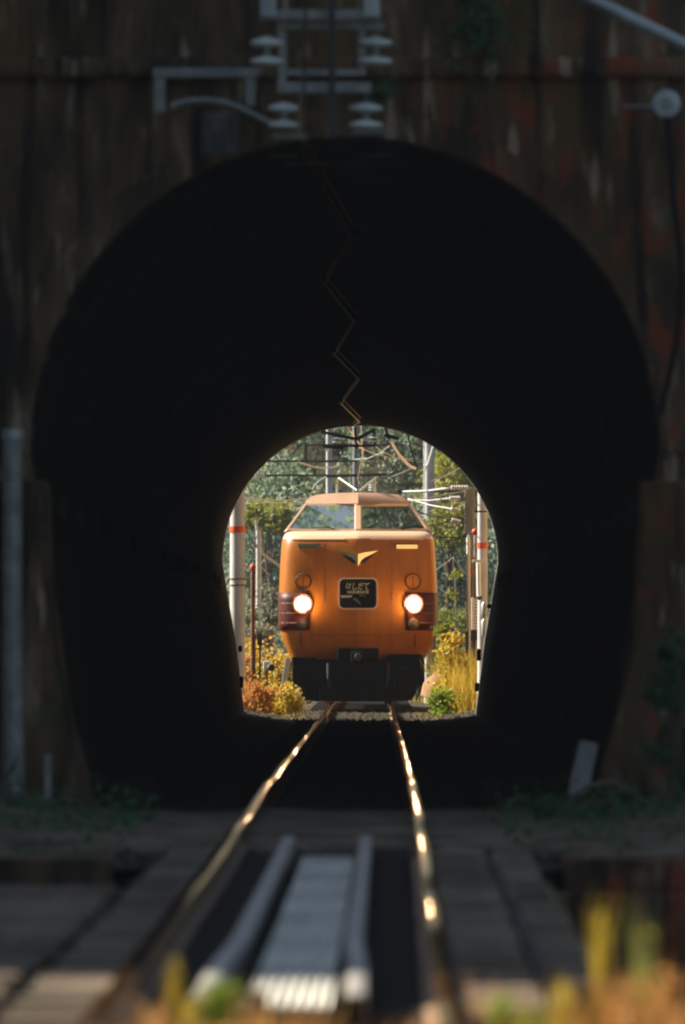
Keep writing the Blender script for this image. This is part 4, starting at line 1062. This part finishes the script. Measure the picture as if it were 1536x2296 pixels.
# ------------------------------------------------------------------ trees, bushes and grass beyond the tunnel
def gz(x, y): return float(ground_h(np.array([x]), np.array([y]))[0])
def tree(name, label, px, py, Y, rx, rz, m_, nl, leaf, group=None, ry=None, clump=0.42, cat="tree"):
    c = P(px, py, Y)
    base = Vector((c.x + random.uniform(-.2, .2), Y, gz(c.x, Y) - 0.1))
    t = thing(name, label, cat, base, group)
    ry = ry or rx
    if cat in ('shrub', 'bush', 'plant'):
        lo_ = base.z + 0.05; hi_ = c.z + rz
        rz = max(.08, (hi_ - lo_) / 2); c = Vector((c.x, Y, (hi_ + lo_) / 2)); nl = int(nl * 1.3)
    top = Vector((c.x, Y, max(c.z + rz * .5, base.z + 0.5)))
    tb = MB().tube([base, base.lerp(top, .4) + Vector((random.uniform(-.1, .1), 0, 0)), top], [max(.03, rx * .085), max(.025, rx * .06), .012], 8)
    for k in range(7):
        a = base.lerp(top, random.uniform(.35, .9))
        u_ = unit(1)[0]
        e = c + Vector((u_[0] * rx * .8, u_[1] * ry * .8, u_[2] * rz * .8))
        tb.tube([a, a.lerp(e, .5) + Vector((0, 0, .08)), e], [rx * .03 + .008, rx * .02 + .006, .005], 5)
    tb.build("trunk", M['bark'], t, smooth=True)
    nc = max(6, int(nl / 60))
    u_ = unit(nc) * (RNG.uniform(0.25, 1.0, nc) ** 0.45)[:, None]
    cc = u_ * np.array([rx, ry, rz]) * RNG.uniform(.75, 1.12, (nc, 1)) + np.array(c)
    idx = RNG.integers(0, nc, nl)
    sg = clump * min(rx, rz) * RNG.uniform(.35, .9, nc)
    pts_ = cc[idx] + RNG.normal(size=(nl, 3)) * sg[idx][:, None] * np.array([1, 1, .7])
    me = leaf_mesh("crown", pts_ - np.array(base), leaf, 0.6, 0.25)
    cr = link("crown", me, L[m_], t)
    return t
BG = "trees on the slope beyond the tunnel"
tree("broadleaf_tree", "dark grey green tree at the left of the wooded slope, behind the dropping arms", 600, 1075, 362, 1.9, 1.5, 'dark', 6500, .075, BG)
tree("broadleaf_tree", "mid green tree behind the square drop frame of the left mast", 672, 1030, 372, 1.7, 1.7, 'mid', 6500, .075, BG)
tree("broadleaf_tree", "dark tree directly above the pantograph between the far poles", 800, 1030, 385, 1.8, 1.6, 'dark', 6500, .08, BG)
tree("broadleaf_tree", "dark tree right of the pantograph behind the drooping white cable", 880, 1020, 375, 1.7, 1.7, 'dark', 6500, .08, BG)
tree("broadleaf_tree", "green tree behind the forked pole", 965, 1040, 368, 1.6, 1.9, 'mid', 6500, .075, BG)
tree("broadleaf_tree", "grey green tree low behind the train's left shoulder", 690, 1120, 352, 1.6, 1.2, 'mid', 5000, .075, BG)
tree("broadleaf_tree", "dark tree behind the slim pole and its stay wires", 610, 1240, 338, 1.3, 1.3, 'dark', 6000, .07, BG)
tree("broadleaf_tree", "dark tree low between the train and the right banded pole", 1010, 1270, 335, 1.2, 1.2, 'dark', 5000, .07, BG)
tree("yellowing_tree", "yellow green tree reaching over the train's left windscreen pillar", 600, 1160, 318, 0.85, .42, 'lime', 2600, .06, None)
tree("yellowing_tree", "bright yellow green tree right of the forked pole at the tunnel's right edge", 1016, 1085, 322, 0.72, 0.95, 'lime', 3600, .065, None)
tree("yellowing_tree", "yellow green tree below the feeder insulators on the right", 1010, 1185, 310, 0.55, 0.52, 'lime', 2200, .06, None)
tree("pale_shrub", "shrub with lit leaves coloured pale, between the slim pole and the train", 612, 1325, 275, .40, .42, 'pale', 1100, .05, None, cat="shrub")
tree("pale_shrub", "low shrub with lit leaves coloured pale, at the foot of the slim pole", 585, 1395, 270, .36, .20, 'pale', 700, .05, None, cat="shrub")
tree("olive_shrub", "olive green shrub halfway up between the train and the right poles", 1012, 1335, 300, .50, .38, 'lime', 1500, .05, None, cat="shrub")
tree("olive_shrub", "yellow green shrub left of the slim pole beside the thick pole", 556, 1330, 280, .25, .55, 'mid', 700, .05, None, cat="shrub")
tree("golden_shrub", "golden shrub at the foot of the right banded poles", 1016, 1440, 227.5, .26, .30, 'gold', 1700, .05, None, cat="shrub")
tree("golden_shrub", "yellow shrub behind the ribbed white box at the tunnel's right edge", 1078, 1465, 240, .16, .42, 'gold', 700, .05, None, cat="shrub")
tree("golden_shrub", "golden yellow shrub at the left behind the iron stand", 580, 1445, 255, .62, .26, 'gold', 1700, .05, None, cat="shrub")
tree("golden_shrub", "yellow shrub in front of the white lamp box left of the train", 635, 1475, 240, .36, .26, 'gold', 1100, .045, None, cat="shrub")
tree("rusty_shrub", "rust brown shrub at the left inside edge of the far tunnel mouth", 575, 1540, 220, .30, .14, 'rusty', 1600, .04, None, cat="shrub")
tree("rusty_shrub", "orange brown shrub under the iron stand left of the train", 560, 1480, 228, .22, .22, 'rusty', 700, .04, None, cat="shrub")
tree("olive_shrub", "yellow green shrub rising among the tall golden grass right of the train", 1002, 1420, 229, .20, .42, "lime", 1500, .045, None, cat="shrub")
tree("yellow_bush", "bright yellow bush at the left corner of the train skirt", 640, 1550, 226, .26, .20, 'gold', 1300, .038, None, cat="bush")
tree("green_bush", "fresh green bush beside the right rail in front of the sandy heap", 990, 1555, 224, .24, .13, 'fresh', 1300, .035, None, cat="bush")
tree("green_bush", "yellow green bush left of the lamp box leg", 610, 1545, 229, .17, .20, 'fresh', 700, .035, None, cat="bush")
tree("yellow_bush", "yellow bush at the foot of the cable stand on the right", 1020, 1520, 229, .20, .24, 'gold', 900, .038, None, cat="bush")
def unseen_tree(label, x, y, zc_, r, nl, m_):  # unseen trees added for the windscreens to reflect
    base = Vector((x * 1.25, y, gz(x * 1.25, y) - .1))
    t = thing("reflected_tree", label, "tree", base)
    c = Vector((x, y, zc_))
    tb = MB().tube([base, base.lerp(c, .5) + Vector((.2, 0, .3)), c + Vector((0, 0, r * .4))], [.22, .16, .03], 10)
    cen = []
    for k in range(26):
        e = c + Vector(unit(1)[0]) * r * random.uniform(.5, 1)
        tb.tube([base.lerp(c, random.uniform(.5, .95)), base.lerp(c, .9).lerp(e, .6) + Vector((0, 0, .2)), e], [.06, .04, .012], 5)
        cen.append(e)
    tb.build("trunk", M['bark'], t, smooth=True)
    cen = np.array([tuple(e) for e in cen])
    pts_ = cen[RNG.integers(0, len(cen), nl)] + RNG.normal(size=(nl, 3)) * r * .2
    link("crown", leaf_mesh("crown", pts_ - np.array(base), .10, .6, .2), L[m_], t)
unseen_tree("unseen sparse tree added at the left above the train for the windscreen to reflect", -5.0, 236.5, 11.5, 2.4, 3500, 'mid')
unseen_tree("unseen dark leaning tree added at the right above the train for the windscreen to reflect", 4.6, 235.5, 10.2, 3.0, 16000, 'dark')
# far wood on the hill: one mass of small crowns
lc = []
for k in range(300):
    y = 335.5 + 21 * random.random()
    x = random.uniform(-8.5, 8.5)
    r = random.uniform(.55, 1.25)
    zc_ = gz(x, y) + r * random.uniform(.5, 1.4)
    m_ = int(520 * r)
    u_ = unit(m_) * (RNG.uniform(.35, 1, m_) ** .5)[:, None]
    bump_ = 1 + .25 * np.sin(u_[:, :1] * 7 + k) * np.sin(u_[:, 2:] * 6 + 2 * k)
    lc.append(u_ * np.array([r, r, r * .8]) * bump_ + np.array([x, y, zc_]))
lc = np.concatenate(lc)
for m_, part in (('dark', lc[0::2]), ('mid', lc[1::2])):
    o = link("woodland", leaf_mesh("woodland", part, 0.065, .6, .2), L[m_])
    tag(o, kind='stuff')
n = 9000
fx, fy = RNG.uniform(-14, 14, n), RNG.uniform(216, 325, n)
keep = np.abs(fx - np.interp(fy, _Y, _xc)) > 1.75
fx, fy = fx[keep], fy[keep]
gr = blade_mesh("grass", np.stack([fx, fy, ground_h(fx, fy) - .02], 1), .38, .012, .5)
tag(link("grass", gr, L['gold']), kind='stuff')
n = 1500
fx, fy = RNG.uniform(1.48, 2.5, n), RNG.uniform(226, 230.5, n)
gr = blade_mesh("tall_grass", np.stack([fx, fy, ground_h(fx, fy)], 1), 1.2, .009, .45)
tag(link("tall_grass", gr, L['gold']), kind='stuff')
n = 900
fx = np.concatenate([RNG.uniform(-1.9, -.95, n), RNG.uniform(.95, 1.9, n)]); fy = RNG.uniform(211.5, 232, 2 * n)
gr = blade_mesh("grass", np.stack([fx, fy, -.2 - .12 * np.maximum(0, np.abs(fx) - 1.3)], 1), .09, .007, .7)
tag(link("grass", gr, L['gold']), kind='stuff')

# ------------------------------------------------------------------ greenery in the shade before the tunnel
n = 5200
fx = np.concatenate([RNG.uniform(-3.2, -1.3, n // 2), RNG.uniform(1.0, 3.2, n // 2)]); fy = RNG.uniform(76.5, 91, n)
zz_ = ground_h(fx, fy)
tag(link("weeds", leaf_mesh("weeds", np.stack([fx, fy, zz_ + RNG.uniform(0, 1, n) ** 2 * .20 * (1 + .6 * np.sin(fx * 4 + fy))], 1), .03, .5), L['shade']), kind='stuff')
tree("fern_clump", "shaded green plant growing by the right pilaster of the tunnel", 1530, 1500, 89.5, .20, .42, 'shade', 1300, .04, None, cat="plant")
tree("fern_clump", "shaded green weeds at the left foot of the grey steel post", 40, 1850, 88, .38, .16, 'shade', 900, .035, None, cat="plant")
tree("fern_clump", "low green weeds right of the leaning marker stone", 1380, 1830, 87, .55, .14, 'shade', 1400, .035, None, cat="plant")
def ivy(label, px, py, w, h, n):
    c = P(px, py, 91.8)
    q = np.stack([c.x + RNG.normal(size=n) * w, 91.86 - RNG.uniform(0, .12, n), c.z + RNG.normal(size=n) * h], 1)
    o = link("ivy", leaf_mesh("ivy", q - np.array(c), .028, .7, .3), L['shade'], None, c)
    return tag(o, label, "ivy")
ivy("green ivy tuft on the wall above and right of the insulators", 1080, 45, .13, .15, 500)
ivy("small moss tuft on the wall at the right upper corner of the bracket", 855, 200, .05, .04, 120)

# ------------------------------------------------------------------ sunlit plants in front of the bridge
def tuft(name, label, px, py_top, Y, h, n, m_, spread, wid=.005, cat="plant"):
    c = P(px, py_top, Y)
    b = np.stack([c.x + RNG.normal(size=n) * spread, Y + RNG.normal(size=n) * spread, np.full(n, c.z - h)], 1)
    t = thing(name, label, cat, (c.x, Y, c.z - h))
    me = blade_mesh("leaves", b - np.array((c.x, Y, c.z - h)), h, wid, .35)
    link("leaves", me, L[m_], t)
    q = np.stack([c.x + RNG.normal(size=n * 2) * spread * 1.1, Y + RNG.normal(size=n * 2) * spread, c.z - h * RNG.uniform(0, .75, n * 2)], 1)
    link("small_leaves", leaf_mesh("small_leaves", q - np.array((c.x, Y, c.z - h)), wid * 2.6, .55), L[m_], t)
    return t
tuft("weed_plant", "tall bright yellow weed standing right of the bridge end", 1342, 2050, 39.5, .34, 24, 'gold', .008)
tuft("weed_plant", "thin dark yellow weed right of the tall yellow weed", 1445, 2060, 39.0, .40, 12, 'lime', .025)
tuft("weed_plant", "upright yellow weed between the left rail and the guard rail", 392, 2150, 39.3, .20, 18, 'gold', .008)
tuft("weed_plant", "leafy yellow green weed just left of the corrugated cover end", 488, 2205, 39.3, .13, 50, 'fresh', .026)
tuft("weed_plant", "orange dry weed at the lower right beside the tall yellow weed", 1410, 2190, 38.6, .22, 70, 'dry', .06)
def fore(name, m_, n, x0, x1, y0, y1, h, zb, wid=.0045):
    nc = max(4, n // 55)
    ax, ay, ah = RNG.uniform(x0, x1, nc), RNG.uniform(y0, y1, nc), RNG.uniform(.45, 1.2, nc)
    k = RNG.integers(0, nc, n)
    fx, fy = np.clip(ax[k] + RNG.normal(size=n) * .05, x0 - .05, x1 + .05), ay[k] + RNG.normal(size=n) * .08
    me = blade_mesh(name, np.stack([fx, fy, np.full(n, zb)], 1), h * ah[k], wid, .6)
    return tag(link(name, me, L[m_]), kind='stuff')
fore("dry_grass", 'dry', 2800, .50, 2.3, 37.0, 41.8, .25, -.38)
fore("dry_grass", 'rusty', 1500, .50, 2.3, 37.0, 41.5, .26, -.38)
fore("dry_grass", 'gold', 700, .55, 2.3, 38.0, 41.5, .27, -.38)
fore("dry_grass", 'dry', 1300, -.58, -.02, 37.0, 41.4, .21, -.34)
fore("dry_grass", 'rusty', 700, -.58, .36, 37.0, 41.5, .18, -.34)
fore("dry_grass", 'dry', 700, -.02, .36, 37.0, 41.5, .15, -.34)
fore("dry_grass", 'dry', 900, -2.2, -.75, 37.0, 40.3, .18, -.38)

for k, (px, py, Y, m_, lab) in enumerate(((1120, 2235, 40.5, 'fresh', "small yellow green sprig at the foot of the right rail"), (1260, 2200, 40.2, 'gold', "yellow sprig left of the tall yellow weed"), (1500, 2170, 39.6, 'dry', "orange dry sprig at the lower right edge of the picture"), (1190, 2262, 39.4, 'lime', "low pale green sprig in the dry grass at the lower right"), (425, 2240, 40.2, 'gold', "yellow sprig beside the foot of the left guard rail"))):
    tuft("weed_plant", lab, px, py, Y, .15 + .03 * (k % 3), 26, m_, .022, .006)

# ------------------------------------------------------------------ the air
hz = MB().box(-326, 326, -306, 906, -6.5, 80).build("haze", [])
hm = bpy.data.materials.new("haze"); hm.use_nodes = True
hm.node_tree.nodes.clear()
ho = hm.node_tree.nodes.new("ShaderNodeOutputMaterial")
pv = hm.node_tree.nodes.new("ShaderNodeVolumePrincipled")
pv.inputs["Color"].default_value = (0.88, 0.94, 1.0, 1)
pv.inputs["Density"].default_value = 0.00021
hm.node_tree.links.new(pv.outputs[0], ho.inputs["Volume"])
hz.data.materials.append(hm)
tag(hz, kind='stuff')
